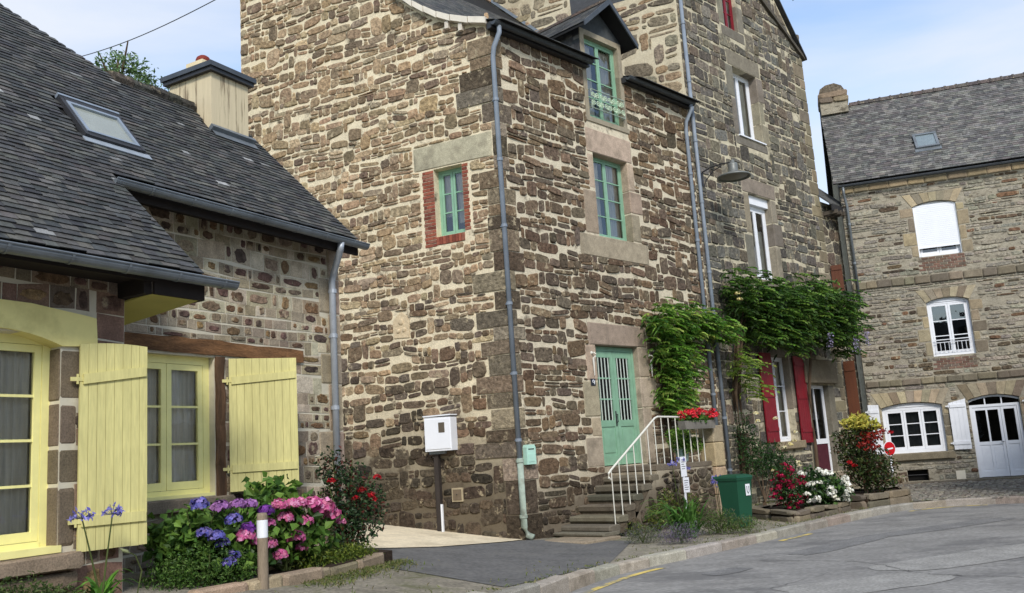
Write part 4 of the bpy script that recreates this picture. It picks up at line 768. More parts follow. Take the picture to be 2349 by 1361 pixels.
# ================================================================== FAR HOUSE across the end of the street
PD = (13.765, 28.277, 0); WR = frame(PD, 108)
far = thing('far_house', 'long grey stone house with white windows, string courses and white door', 'house', WR)
ST = Pieces(far, 'stone', M_STONE)
rh = [(-.80, .46, 6.95, 8.72), (-.80, .42, 3.78, 5.60), (-2.52, -.78, .88, 2.42), (-.03, 1.38, .0, 2.50), (-2.02, -1.42, .02, .36)]
rw = wall('front_wall', far, WR, [(-2.9, 9.62), (6, 9.62)], -.3, rh, M_MORT_R)
PAL_R = [C(152, 146, 130), C(144, 138, 124), C(160, 152, 135), C(136, 130, 118), C(148, 141, 126)]; PAL_RD = [C(104, 88, 70), C(96, 84, 70), C(118, 92, 72), C(88, 78, 66)]
PAL_RS = [C(176, 161, 132), C(164, 151, 126), C(154, 143, 121), C(132, 119, 100), C(148, 139, 121), C(140, 132, 116)]
def arch(nm, u0, u1, zs, rise, h, n, pal, W=WR, par=far, ym=-.015):
    """segmental arch of voussoirs over an opening"""
    for i in range(n):
        k0, k1 = i/n, (i+1)/n; zz = lambda k: zs+rise*(1-(2*k-1)**2); ux = lambda k, o: u0+(u1-u0)*k+(k-.5)*o
        q = MB(); p = [(ux(k0, 0)+.004, zz(k0)), (ux(k1, 0)-.004, zz(k1)), (ux(k1, .5)-.004, zs+rise*.6+h), (ux(k0, .5)+.004, zs+rise*.6+h)]; stone(q, p, -ym, base=.25, bev=.05, col=pick(pal, .1)); c = cen(p); obj(nm, q, M_GRAN, par, W)
for (a, b, zs, h) in ((-.80, .46, 8.60, .34), (-.80, .42, 5.48, .34), (-2.52, -.78, 2.30, .40), (-.03, 1.38, 2.36, .42)): arch('voussoir', a-.02, b+.02, zs, .13, h, 7 if b-a < 1.5 else 9, PAL_RS)
ra = [(a-.28, b+.28, zs-.02, zs+.13*.6+h+.01) for a, b, zs, h in ((-.80, .46, 8.60, .34), (-.80, .42, 5.48, .34), (-2.52, -.78, 2.30, .40), (-.03, 1.38, 2.36, .42))]
rj = []
for a, b, c, d in rh[:4]:
    for sgn in (0, 1):
        z = c+.01; k = sgn
        while z < d-.2:
            hh = min(random.uniform(.28, .5), d-.14-z); w_ = random.uniform(.3, .42) if k % 2 else random.uniform(.16, .24); k += 1
            u0, u1 = (a-w_, a-.004) if sgn == 0 else (b+.004, b+w_)
            if hh > .1 and not (sgn == 0 and a == -.03): block('jamb', far, WR, u0, u1, z, z+hh-.012, -.012, .25, pick([C(164, 148, 120), C(148, 136, 112), C(122, 112, 96), C(154, 140, 116)], .1)); rj.append((u0, u1, z, z+hh))
            z += hh
sc = []
for z0, z1 in ((6.12, 6.36), (2.96, 3.16)):
    u = -2.88
    while u < 5.9: w_ = random.uniform(.3, .55); block('string_course', far, WR, u+.006, u+w_-.006, z0, z1, -.07, .1, pick([C(122, 114, 96), C(112, 104, 90), C(132, 122, 102)], .1)); u += w_
    sc.append((-3, 6, z0-.02, z1+.02))
u = -2.88
while u < 5.9: w_ = random.uniform(.4, .7); block('cornice_stone', far, WR, u+.005, u+w_-.005, 9.34, 9.56, -.05, .1, pick([C(158, 140, 112), C(142, 128, 104)], .1)); u += w_
BRR = [C(122, 96, 82), C(112, 88, 76), C(130, 104, 90), C(116, 104, 92)]; rb = [(-.85, .5, 6.5, 6.93), (-.85, .45, 3.36, 3.76)]; BP = Pieces(far, 'brick', M_BRICK)
for a, b, c, d in rb:
    z = c; r = 0
    while z < d-.05:
        u = a+(.1 if r % 2 else 0)
        while u < b-.05: m = MB(); e = min(u+.2, b); stone(m, [(u+.005, z+.005), (e-.005, z+.005), (e-.005, z+.066), (u+.005, z+.066)], .012, bev=.05, col=pick(BRR, .16)); BP.add(rw, WR, m, (u, 0, z), .013); u += .21
        z += .072; r += 1
BP.finish()
for p in coursed(-2.9, 6, 0, 9.34, .125, .34, .022, rh+ra+rj+sc+rb+[(-2.3, -.6, .6, .86)], None, skew=.22, drop=.12):
    c = cen(p); m = MB(); stone(m, chaikin(p, .16), random.uniform(.010, .034), bev=.2, col=pick(PAL_R if random.random() < .84 else PAL_RD, .14), wob=.03); ST.add(rw, WR, m, (c[0], 0, c[1]), area(p))
ST.finish()
# first-floor and second-floor windows
w1 = window(far, WR, -.80, .46, 6.95, 8.62, .16, M_WHITE, 2, 1, fw=.08, sash=.06); q = MB()
for i in range(22): q.box(-.77, .43, .06, .075, 7.28+i*.062, 7.28+i*.062+.058)
obj('roller_shutter', q, M_PVC, w1, WR); box('bottom_rail', (-.77, .43, .052, .085, 7.23, 7.278), M_PVC, w1, WR); obj('arch_fill', MB().prism([(-.79, 8.60)]+[(-.79+1.24*k/8, 8.615+.12*(1-(2*k/8-1)**2)) for k in range(9)]+[(.45, 8.60)], .12, .2), M_WHITE, w1, WR)
for sx in (-.79, .43): box('guide_rail', (sx, sx+.028, .04, .1, 6.96, 8.6), M_PVC, w1, WR)
w2 = window(far, WR, -.80, .42, 3.78, 5.50, .12, M_WHITE, 2, 3, fw=.08, sash=.06); obj('arch_fill', MB().prism([(-.79, 5.48)]+[(-.79+1.2*k/8, 5.495+.12*(1-(2*k/8-1)**2)) for k in range(9)]+[(.41, 5.48)], .1, .18), M_WHITE, w2, WR)
gq = MB().tube([(-.72, .05, 4.28), (.34, .05, 4.28)], .016, 6).tube([(-.72, .05, 4.20), (.34, .05, 4.20)], .012, 6).tube([(-.72, .05, 3.92), (.34, .05, 3.92)], .012, 6); gd = obj('window_rail', gq, M_WHITE, w2, WR)
for i in range(9): obj('rail_bar', MB().tube([(-.68+i*.122, .05, 3.92), (-.68+i*.122, .05, 4.2)], .009, 6), M_WHITE, gd, WR)
# ground-floor triple window, door, shutters
w3 = window(far, WR, -2.52, -.78, .88, 2.30, .12, M_WHITE, 3, 3, fw=.10, sash=.065, curtain=[(.03, .97, .03, .97)], gm=G_DARK); obj('arch_fill', MB().prism([(-2.5, 2.29)]+[(-2.5+1.7*k/8, 2.3+.11*(1-(2*k/8-1)**2)) for k in range(9)]+[(-.8, 2.29)], .1, .18), M_WHITE, w3, WR)
block('sill', far, WR, -2.4, -.6, .66, .87, -.12, .2, C(128, 118, 98))
fd = obj('door', MB().box(-.02, .06, .1, .2, .02, 2.2).box(1.29, 1.37, .1, .2, .02, 2.2).box(.061, 1.289, .101, .199, 2.12, 2.2), M_WHITE, far, WR)
obj('fanlight', MB().prism([(-.02, 2.2)]+[(-.02+1.39*k/10, 2.36+.13*(1-(2*k/10-1)**2)) for k in range(11)]+[(1.37, 2.2)], .16, .17), G_DARK, fd, WR)
for k0 in range(10):
    za, zb = [2.35+.13*(1-(2*k/10-1)**2) for k in (k0, k0+1)]; obj('arch_frame', MB().prism([(-.02+1.39*k0/10, za-.06), (-.02+1.39*(k0+1)/10, zb-.06), (-.02+1.39*(k0+1)/10, zb), (-.02+1.39*k0/10, za)], .1, .2), M_WHITE, fd, WR)
for uu in (.44, .9): box('glazing_bar', (uu-.018, uu+.018, .12, .19, 2.2, 2.46), M_WHITE, fd, WR)
for a, b, lights in ((.065, .835, 2), (.845, 1.285, 1)):
    q = MB(); n = lights; st = .07; q.box(a, a+st, .12, .17, .03, 2.11); q.box(b-st, b, .12, .17, .03, 2.11); q.box(a+st, b-st, .121, .169, 2.03, 2.11); q.box(a+st, b-st, .121, .169, .98, 1.08); q.box(a+st, b-st, .121, .169, .03, .2)
    pw = (b-a-2*st+.05)/n-.05
    for i in range(n):
        u0 = a+st+i*(pw+.05); u1 = u0+pw
        if i: q.box(u0-.05, u0, .122, .168, .2, 2.03)
    leaf = obj('door_leaf', q, M_WHITE, fd, WR)
    for i in range(n):
        u0 = a+st+i*(pw+.05); u1 = u0+pw; obj('pane', MB().add([(u0, .15, 1.08), (u1, .15, 1.08), (u1, .15, 2.03), (u0, .15, 2.03)], [(0, 1, 2, 3)]), G_DARK, fd, WR); box('panel', (u0, u1, .14, .16, .2, .98), M_WHITE, fd, WR); box('panel_moulding', (u0+.035, u1-.035, .131, .14, .26, .92), M_WHITE, fd, WR)
obj('handle', MB().tube([(.80, .12, 1.06), (.80, .06, 1.06), (.72, .06, 1.06)], .014, 6), M_ZINC, fd, WR); box('hallway', (-.03, 1.38, .6, .7, 0, 2.5), M_DARK, fd, WR)
for u_, wd, cut in ((-.60, .48, .10), (-2.92, .32, -.02), (1.52, .48, .1)): shutter(far, WR @ T(u_, -.06, 0) @ Matrix.Rotation(R(-6), 4, 'Z'), wd, .90, 2.42, 4, M_WHITE, topcut=cut, braces=((.13, 0), (.87, 0)), hm=M_WHITE)
vt = obj('cellar_vent', MB().box(-2.02, -1.42, .28, .3, .02, .36), M_DARK, far, WR); obj('vent_bar', MB().tube([(-2.02, .1, .2), (-1.42, .1, .2)], .012, 6), M_IRON, vt, WR)
u = -2.5
while u < 5: w_ = random.uniform(.7, 1.2); block('plinth_step', far, WR, u+.006, u+w_-.006, -.25, .0, -.34, .0, pick([C(120, 110, 94), C(106, 98, 86)], .1)); u += w_
pl = obj('base_plaque', MB().box(-.66, -.40, -.03, .02, .01, .27), mat('cream_plate', C(224, 216, 196), var=.05, bump=0), far, WR)
# roof
RS = (9.66, 13.4, .28, -3.0); sl = Vector((0, RS[2]-RS[3], RS[1]-RS[0])); sL = sl.length; sdir = sl.normalized()
WRR = WR @ Matrix(((1, 0, 0, 0), (0, sdir.y, -sdir.z, -RS[2]), (0, sdir.z, sdir.y, RS[0]), (0, 0, 0, 1)))
rr = obj('roof', MB().add([(-3.08, 0, -.03), (6.2, 0, -.03), (6.2, sL, -.03), (-3.08, sL, -.03)], [(0, 1, 2, 3)]), M_UNDER, far, WRR)
q = MB(); s = 0.0; PAL_OS = [C(100, 99, 96), C(90, 89, 87), C(110, 108, 104), C(96, 92, 90), C(116, 114, 108), C(84, 83, 82)]
while s < sL-.03:
    u = -3.08-random.random()*.2
    while u < 6.2:
        w_ = random.uniform(.16, .27); a, b = max(u, -3.08)+.002, min(u+w_, 6.2)-.002; u += w_
        if b-a < .03 or (-.36 < (a+b)/2 < .36 and 1.3 < s < 2.1): continue
        e = random.uniform(-.008, .008); l = random.uniform(0, .008); y1 = min(s+.16, sL); q.add([(a, s+e, .014+l), (b, s+e, .014+l), (b, y1, .0), (a, y1, .0), (a, s+e, .0), (b, s+e, .0)], [(0, 1, 2, 3), (4, 5, 1, 0)], pick(PAL_OS, .16))
    s += .118
obj('slates', q, M_SLATE_R, rr, WRR, kind='stuff')
obj('rear_roof', MB().add([(-3.08, -RS[3], RS[1]), (6.2, -RS[3], RS[1]), (6.2, 6.3, 9.6), (-3.08, 6.3, 9.6)], [(3, 2, 1, 0)]), M_UNDER, far, WR); obj('end_wall', MB().prism([(.02, -.3), (6.2, -.3), (6.2, 9.6), (3.0, 13.3), (.02, 9.6)], -2.9, -2.7, 'x').box(-2.6, 6, 6.0, 6.2, -.3, 9.6), M_MORT_R, far, WR)
u = -2.05
while u < 6: obj('ridge_tile', MB().prism([(2.86, 13.30), (2.92, 13.43), (3.0, 13.47), (3.08, 13.43), (3.14, 13.30)], u, u+.34, 'x', pick([C(96, 88, 84), C(86, 80, 78)], .1)).prism([(2.84, 13.30), (2.91, 13.45), (3.0, 13.495), (3.09, 13.45), (3.16, 13.30)], u+.30, u+.36, 'x', C(92, 86, 82)), M_STONE, far, WR); u += .36
gutter(far, WR, -2.95, 6.1, 9.55, -.33, .06, M_ZINCD); downpipe(far, WR, [(-2.80, -.33, 9.5), (-2.80, -.3, 9.3), (-2.74, -.1, 8.9), (-2.74, -.1, 5.6)], .045, M_ZINC, [(-2.74, -.1, 8.3), (-2.74, -.1, 7.0)])
sky_ = obj('skylight', MB().box(-.36, .36, 1.28, 1.36, .0, .09).box(-.36, .36, 2.02, 2.10, .0, .10).box(-.36, -.28, 1.361, 2.019, .0, .09).box(.28, .36, 1.361, 2.019, .0, .09), M_ZINC, far, WRR); obj('pane', MB().add([(-.28, 1.36, .06), (.28, 1.36, .06), (.28, 2.02, .06), (-.28, 2.02, .06)], [(0, 1, 2, 3)]), mat('skylight_glass', C(120, 132, 136), var=.1, bump=0, rough=.15, spec=.6), sky_, WRR); box('flashing', (-.40, .40, 1.12, 1.28, .012, .028), M_ZINC, sky_, WRR)
# tumbled chimney stub on the ridge
cst = obj('chimney', MB().box(-3.05, -2.12, 2.5, 3.5, 13.0, 13.45), M_MORT_R, far, WR)
for (u0, u1, z0, z1) in ((-3.12, -2.62, 13.42, 13.62), (-2.6, -2.08, 13.42, 13.6), (-3.1, -2.1, 13.62, 13.80)): block('chimney_stone', cst, WR, u0, u1, z0, z1, 2.44, 3.5, pick([C(142, 128, 108), C(120, 108, 92)], .1), c=.05, jit=.03)
q = MB(); q.prism([(-3.06, 13.8), (-2.16, 13.8), (-2.26, 14.0), (-2.5, 14.13), (-2.8, 14.10), (-3.0, 13.98)], 2.5, 3.45, 'y', C(112, 102, 88)); obj('chimney_stone', q, M_STONE, cst, WR)
# ================================================================== COTTAGE with the yellow shutters
P1 = (-4.364, 9.0, 0); W1 = frame(P1, 29); W2 = W1 @ T(0, 1.1, 0)
cot = thing('cottage', 'low slate-roofed stone cottage with bright yellow windows and shutters', 'cottage', W1)
ST = Pieces(cot, 'stone', M_STONE); SLC = Pieces(cot, 'slate', M_SLATE)
PAL_C = [C(132, 116, 96), C(120, 106, 90), C(142, 122, 100), C(112, 98, 86), C(124, 98, 84), C(136, 122, 104)]
PAL_CD = [C(110, 88, 66), C(98, 80, 66), C(124, 98, 72), C(104, 82, 74), C(90, 76, 68), C(136, 112, 80)]
# near wall
h1 = [(-1.52, -.17, 1.0, 3.06)]
l1 = wall('near_wall', cot, W1, [(-3.4, 3.74), (.55, 3.74)], -.2, h1, M_POINT, .3)
jamb1 = [('jamb', -.165, .05, 2.42, 2.94), ('jamb', -.165, -.0, 1.98, 2.40), ('jamb', -.165, .06, 1.62, 1.96), ('jamb', -.165, -.01, 1.02, 1.60)]
dress(cot, W1, jamb1, [C(118, 104, 86), C(128, 112, 92), C(110, 98, 82)], -.01, .26)
lin = [(-1.85, 3.02)]+[(-1.52+1.35*k/12, 2.95+.13*(1-(2*k/12-1)**2)) for k in range(13)]+[(.18, 2.97), (.215, 3.0), (.2, 3.26), (.1, 3.275), (-.5, 3.34), (-1.85, 3.36)]
obj('arched_lintel', MB().prism(lin, -.03, .28), M_YELR, cot, W1)
h1x = h1+[h[1:] for h in jamb1]+[(-1.9, .21, 2.98, 3.32)]
M_PAD = mat('dressed_face', None, var=.26, scale=7, bump=.7, bscale=22, bdist=.02, rough=.95, fine=.18); PD_ = Pieces(cot, 'wall_stone', M_PAD)
def patchy(wl, W, p, pal, patch, prob):
    """a squared stone between thin raised joints, with a darker weathered face standing in it"""
    c = cen(p); m = MB(); stone(m, p, .006, bev=.04, col=pick(pal, .1), tilt=.03); PD_.add(wl, W, m, (c[0], 0, c[1]), area(p))
    if random.random() < prob:
        f = random.uniform(.5, .9); g_ = random.uniform(.5, .88); o_ = (random.uniform(-.02, .02), random.uniform(-.012, .012)); pp = [(c[0]+o_[0]+(x-c[0])*f, c[1]+o_[1]+(y-c[1])*g_) for x, y in chaikin(chaikin(p, .22), .25)]
        m = MB(); stone(m, pp, .016, base=.01, bev=.12, col=pick(patch, .2), wob=.13, tilt=.1); ST.add(wl, W, m, (c[0], 0, c[1]), area(pp))
for p in coursed(-3.4, .55, .25, 3.72, .25, .32, .011, h1x, None, skew=.05): patchy(l1, W1, p, PAL_C, PAL_CD, .6)
block('sill', cot, W1, -1.75, .02, .82, .985, -.16, .2, C(150, 132, 112), c=.03); block('sill', cot, W1, -1.7, .0, .66, .815, -.10, .2, C(128, 112, 94), c=.03)
window(cot, W1, -1.52, -.17, 1.02, 3.06, .16, M_YEL, 2, 4, fw=.085, sash=.07, curtain=[(.06, .45, .02, .97), (.58, .93, .02, .97)]); box('drip_sill', (-1.56, -.14, -.02, .17, .99, 1.055), M_YEL, cot, W1)
# set-back wall
h2 = [(1.42, 2.78, 1.36, 3.14)]
l2 = wall('set_back_wall', cot, W2, [(.3, 5.15), (5.34, 5.15)], -.2, h2, M_POINT, .3)
z = .2; qc = []; k = 0; cq = [C(172, 156, 132), C(158, 142, 120), C(164, 146, 126)]
while z < 4.9:
    hh = min(random.uniform(.4, .72), 5.05-z); a = random.uniform(.26, .34) if k % 2 else random.uniform(.44, .56); k += 1
    for a0, a1 in ((5.34-a, 5.1), (5.11, 5.345)): block('quoin', cot, W2, a0, a1, z+.006, z+hh-.006, -.012, .3, pick(cq, .07), c=.012, jit=.006)
    qc.append((5.34-a, 5.35, z, z+hh)); z += hh
h2x = h2+qc+[(1.2, 4.46, 3.15, 3.37), (1.2, 3.0, 1.18, 1.36), (2.78, 2.96, 1.3, 3.15)]
for p in coursed(.3, 5.34, .2, 5.15, .17, .24, .010, h2x, None, skew=.03):
    c = cen(p); low = c[1] < 3.72-.1*math.sin(c[0]*3) and c[0] < 4.45
    patchy(l2, W2, p, [C(146, 135, 116), C(134, 124, 108), C(154, 140, 118), C(140, 126, 108)] if low else [C(176, 164, 140), C(166, 153, 128), C(186, 174, 150), C(150, 137, 114)], PAL_CD+PAL_C[:3], .5 if low else .75)
PD_.finish(); ST.finish()
def beam(name, u0, u1, z0, z1, y0, y1, m, W, ax='u'):
    n = 14; q = MB(); vs = []
    for i in range(n+1):
        k = i/n; j = lambda: random.uniform(-.012, .012); s_ = .012*math.sin(k*5)
        if ax == 'u': x = u0+(u1-u0)*k; vs += [(x, y0+j(), z0+j()+s_), (x, y1, z0+s_), (x, y1, z1+s_), (x, y0+j(), z1+j()+s_)]
        else: zz = z0+(z1-z0)*k; vs += [(u0+j()*.6, y0+j(), zz), (u0+j()*.6, y1, zz), (u1+j()*.6, y1, zz), (u1+j()*.6, y0+j(), zz)]
    fs = [(4*i+a, 4*i+(a+1) % 4, 4*i+4+(a+1) % 4, 4*i+4+a) for i in range(n) for a in range(4)]+[(0, 1, 2, 3), (4*n+3, 4*n+2, 4*n+1, 4*n)]
    return obj(name, q.add(vs, fs), m, cot, W)
beam('oak_lintel', 1.22, 4.45, 3.165, 3.355, -.035, .26, M_OAK, W2); beam('oak_post', 2.79, 2.945, 1.34, 3.155, -.025, .22, M_OAKV, W2, 'z')
block('sill', cot, W2, 1.2, 3.02, 1.19, 1.345, -.14, .2, C(124, 112, 96), c=.03)
window(cot, W2, 1.42, 2.78, 1.36, 3.14, .10, M_YEL, 2, 3, fw=.10, sash=.075, curtain=[(.06, .5, .02, .97), (.52, .94, .02, .97)]); box('drip_sill', (1.40, 2.80, .0, .11, 1.33, 1.40), M_YEL, cot, W2)
# shutters, swung open
sh1 = W1 @ T(0.0, -.05, 0) @ Matrix.Rotation(R(29-42), 4, 'Z')
shutter(cot, sh1, .69, .97, 3.0, 8, M_YELS, topcut=0, arch=.022, braces=((.14, .0), (.84, .09)))
sh2 = W2 @ T(2.98, -.05, 0) @ Matrix.Rotation(R(29-64), 4, 'Z')
shutter(cot, sh2, .90, 1.38, 3.13, 9, M_YELS, braces=((.17, .0), (.85, .07)))
# roof: one slope, falling lower over the near wall; a higher wing to the left
t3 = Vector((W1[0][0], W1[1][0], 0)); inn = Vector((W1[0][1], W1[1][1], 0)); ang = math.atan2(1.27, 1.1); s3 = inn*math.cos(ang)+Vector((0, 0, math.sin(ang))); n3 = t3.cross(s3)
A3 = Vector(P1)-inn*.45+Vector((0, 0, 3.80)); WRC = Matrix(((t3.x, s3.x, n3.x, A3.x), (t3.y, s3.y, n3.y, A3.y), (t3.z, s3.z, n3.z, A3.z), (0, 0, 0, 1)))
def crow(s):
    if s < 1.72: return (-2.8, 1.22-.19*s)
    if s < 4.64: return (-2.8, 5.36-(s-1.72)*.22)
    if s < 9: return (-2.8, 2.35-(s-4.64)*1.12)
    return None
poly = [(-2.8, 0), (1.22, 0), (.9, 1.72), (5.36, 1.72), (4.72, 4.64), (2.35, 4.64), (-2.8, 9.2)]
croof = obj('roof', MB().add([(u, s, -.012) for u, s in poly]+[(u, s, -.07) for u, s in poly], [tuple(range(7)), tuple(range(13, 6, -1))]+[(i, i+7, (i+1) % 7+7, (i+1) % 7) for i in range(7)]), M_UNDER, cot, WRC)
slates(SLC, croof, WRC, crow, .0, 8.6, .088, .17, SL_PAL, holes=[(.86, 1.71, 2.42, 3.30), (3.72, 4.6, 4.02, 5)])
SLC.finish()
u = 2.3
while u < 4.6:
    w_ = random.uniform(.24, .34); e = random.uniform(-.02, .03); q = MB().prism([(4.52, .0), (4.56, .07+e), (4.66, .09+e), (4.78, .03), (4.74, -.08), (4.6, -.05)], u, u+w_-.01, 'x', pick([C(78, 76, 70), C(92, 86, 76), C(66, 64, 60)], .15)); obj('ridge_tile', q, M_STONE, cot, WRC); u += w_
obj('rear_roof', MB().add([(-2.8, 2.6, 7.2), (4.75, 2.6, 7.2), (4.75, 6.2, 3.4), (-2.8, 6.2, 3.4)], [(3, 2, 1, 0)]), M_UNDER, cot, W1)
obj('end_wall', MB().prism([(1.2, -.2), (6.1, -.2), (6.1, 3.4), (2.55, 7.2), (1.2, 5.1)], 4.6, 4.75, 'x').box(-3.3, 4.6, 6.0, 6.15, -.2, 3.6).box(.25, .5, .3, 1.4, -.2, 3.7), M_POINT, cot, W1)
gutter(cot, W1, -2.85, 1.56, 3.72, -.56, .078, M_ZINC); gutter(cot, W1, .84, 5.42, 5.02, .58, .075, M_ZINC)
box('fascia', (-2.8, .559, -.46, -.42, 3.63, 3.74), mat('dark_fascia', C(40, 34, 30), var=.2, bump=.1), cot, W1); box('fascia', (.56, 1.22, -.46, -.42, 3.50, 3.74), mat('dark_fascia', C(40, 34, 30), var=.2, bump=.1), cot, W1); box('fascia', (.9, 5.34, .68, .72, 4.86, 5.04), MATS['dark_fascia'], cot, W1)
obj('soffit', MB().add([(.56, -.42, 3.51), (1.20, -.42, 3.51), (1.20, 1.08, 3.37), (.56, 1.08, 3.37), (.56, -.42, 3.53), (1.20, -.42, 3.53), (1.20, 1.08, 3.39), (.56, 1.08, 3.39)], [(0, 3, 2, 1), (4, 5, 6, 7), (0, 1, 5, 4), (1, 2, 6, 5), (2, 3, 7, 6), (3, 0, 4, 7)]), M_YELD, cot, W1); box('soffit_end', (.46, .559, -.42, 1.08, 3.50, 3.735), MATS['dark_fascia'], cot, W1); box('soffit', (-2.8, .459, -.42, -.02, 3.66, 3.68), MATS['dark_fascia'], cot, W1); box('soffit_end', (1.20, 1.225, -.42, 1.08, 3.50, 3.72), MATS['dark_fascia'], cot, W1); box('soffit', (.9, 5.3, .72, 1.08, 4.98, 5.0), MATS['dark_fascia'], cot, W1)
downpipe(cot, W2, [(4.82, -.52, 4.97), (4.82, -.5, 4.86), (5.06, -.16, 4.60), (5.07, -.10, 4.45), (5.06, -.09, .35)], .052, mat('bright_zinc', C(172, 178, 184), var=.12, scale=4, rough=.4, bump=.05, spec=.5, metal=.3), [(5.08, -.1, 4.3), (5.07, -.095, 3.6), (5.065, -.09, 2.5)])
# skylight
M_SKYF = mat('skylight_frame', C(150, 160, 170), var=.1, scale=6, rough=.35, metal=.4, bump=0, spec=.5)
sk = obj('skylight', MB().box(.86, .91, 2.46, 3.28, 0, .07).box(1.66, 1.71, 2.46, 3.28, 0, .07).box(.911, 1.659, 2.46, 2.53, 0, .065).box(.911, 1.659, 3.19, 3.28, 0, .075), M_IRON, cot, WRC)
for d in ((.912, .955, 2.535, 3.185), (1.615, 1.658, 2.535, 3.185), (.956, 1.614, 2.535, 2.57), (.956, 1.614, 3.14, 3.185)): box('sash', (d[0], d[1], d[2], d[3], .03, .08), M_SKYF, sk, WRC)
obj('pane', MB().add([(.95, 2.57, .05), (1.62, 2.57, .05), (1.62, 3.15, .05), (.95, 3.15, .05)], [(0, 1, 2, 3)]), mat('skylight_pane', C(150, 154, 144), var=.12, scale=2, bump=0, rough=.12, spec=.6), sk, WRC)
box('flashing', (.84, 1.78, 2.36, 2.46, .014, .03), mat('lead_flashing', C(150, 158, 166), var=.12, rough=.45, bump=.1, spec=.5), sk, WRC); box('hood', (.85, 1.72, 3.281, 3.32, .015, .085), M_SKYF, sk, WRC)
# chimney
ch = obj('chimney', MB().box(3.77, 4.54, 2.18, 3.12, 6.3, 7.86), mat('stained_render', C(206, 191, 158), var=.06, scale=3, bump=.3, bscale=40, bdist=.004, rough=.92, stretch=(7, 7, .45), stain=(*C(92, 74, 56), .85), sscale=1.0, slo=.54, shi=.62), cot, W1)
cap = MB(); cap.box(3.67, 4.64, 2.08, 3.22, 7.862, 7.94); obj('cap', cap, M_ZINCD, ch, W1); obj('cap_edge', MB().box(3.70, 4.61, 2.11, 3.19, 7.80, 7.861), M_IRON, ch, W1)
box('flue', (3.93, 4.30, 2.55, 2.92, 7.94, 8.18), M_CREAM, ch, W1); obj('pot', MB().lathe([(.11, 0), (.12, .08), (.10, .13), (.06, .16), (0, .17)], 14), M_TERRA, ch, W1 @ T(4.12, 2.74, 8.18)); box('flashing', (3.72, 4.62, 3.98, 4.05, .012, .10), M_ZINC, ch, WRC); box('flashing', (3.74, 4.62, 3.84, 3.98, .025, .035), M_ZINC, ch, WRC)

# ================================================================== house over the street (mirrored in the cottage panes), and the house closing the street behind
def plain_house(label, P, az, L_, dp_, ev, rg, wins):
    W = frame(P, az); h_ = thing('street_house', label, 'house', W); ow = wall('front_wall', h_, W, [(0, ev), (L_, ev)], -.4, wins, M_MORT_R); q = MB()
    for p in coursed(0, L_, 0, ev-.1, .24, .42, .03, wins): stone(q, p, .02, bev=.2, col=pick(PAL_T, .18))
    obj('stones', q, M_STONE, ow, W, kind='stuff')
    for a, b, c, d in wins: window(h_, W, a, b, c, d, .15, M_WHITE, 2, 2, curtain=[(.03, .45, .02, .97), (.55, .97, .02, .97)])
    obj('roof', MB().add([(-.2, -.3, ev-.1), (L_+.2, -.3, ev-.1), (L_+.2, dp_/2, rg), (-.2, dp_/2, rg), (L_+.2, dp_+.3, ev-.1), (-.2, dp_+.3, ev-.1)], [(0, 1, 2, 3), (3, 2, 4, 5)]), MATS['tall_slate'], h_, W)
    g_ = [(.35, -.4), (dp_, -.4), (dp_, ev-.1), (dp_/2, rg-.1), (.35, ev-.1)]; obj('end_wall', MB().prism(g_, 0, .2, 'x').prism(g_, L_-.2, L_, 'x').box(.2, L_-.2, dp_-.2, dp_, -.4, ev-.1), M_MORT_R, h_, W)
plain_house('grey stone house over the street, mirrored in the yellow cottage panes', (12.6, 20.0, -.2), 180, 22, 7, 5.6, 8.6, [(a, a+1.1, z, z+1.7) for a in (1.2, 4.4, 7.6, 11.2, 14.6, 18) for z in (1.0, 3.4)])
plain_house('stone house closing the street behind the photographer, mirrored in the far panes', (9, -15, -.2), 270, 20, 7, 6.6, 10.2, [(a, a+1.1, z, z+1.7) for a in (2, 6, 10, 14) for z in (1.0, 4.1)])
# ================================================================== PLANTS
GR = [C(74, 112, 42), C(92, 130, 50), C(58, 92, 36), C(108, 146, 60), C(66, 104, 46)]
GD = [C(44, 72, 36), C(54, 84, 40), C(38, 62, 34), C(62, 92, 46)]
def blob(els, n, bias=.55):
    """points through a union of ellipsoids (cx, cy, cz, rx, ry, rz), denser to the outside and in lumps"""
    w_ = np.array([e[3]*e[4]*e[5] for e in els])**.8; w_ /= w_.sum(); out = []
    for e, k in zip(els, w_):
        m = max(1, int(n*k)); d = rng.normal(size=(m, 3)); d /= np.linalg.norm(d, axis=1)[:, None]
        lump = 1+.16*np.sin(d[:, 0]*7+e[0]*5)*np.sin(d[:, 1]*6+e[1]*3)+.12*np.sin(d[:, 2]*9+e[2]*7)
        r_ = rng.uniform(.12, 1, m)**bias*lump; out.append(np.array(e[:3])+d*r_[:, None]*np.array(e[3:]))
    return np.concatenate(out)
def foliage(parent, W, els, n, size, pal, aspect=.5, droop=.4, name='foliage', zmin=None, m=None):
    p = blob(els, n)
    if zmin is not None: p = p[p[:, 2] > zmin]
    return obj(name, MB().cloud(p, size, aspect=aspect, pal=pal, droop=droop), m or M_LEAF, parent, W)
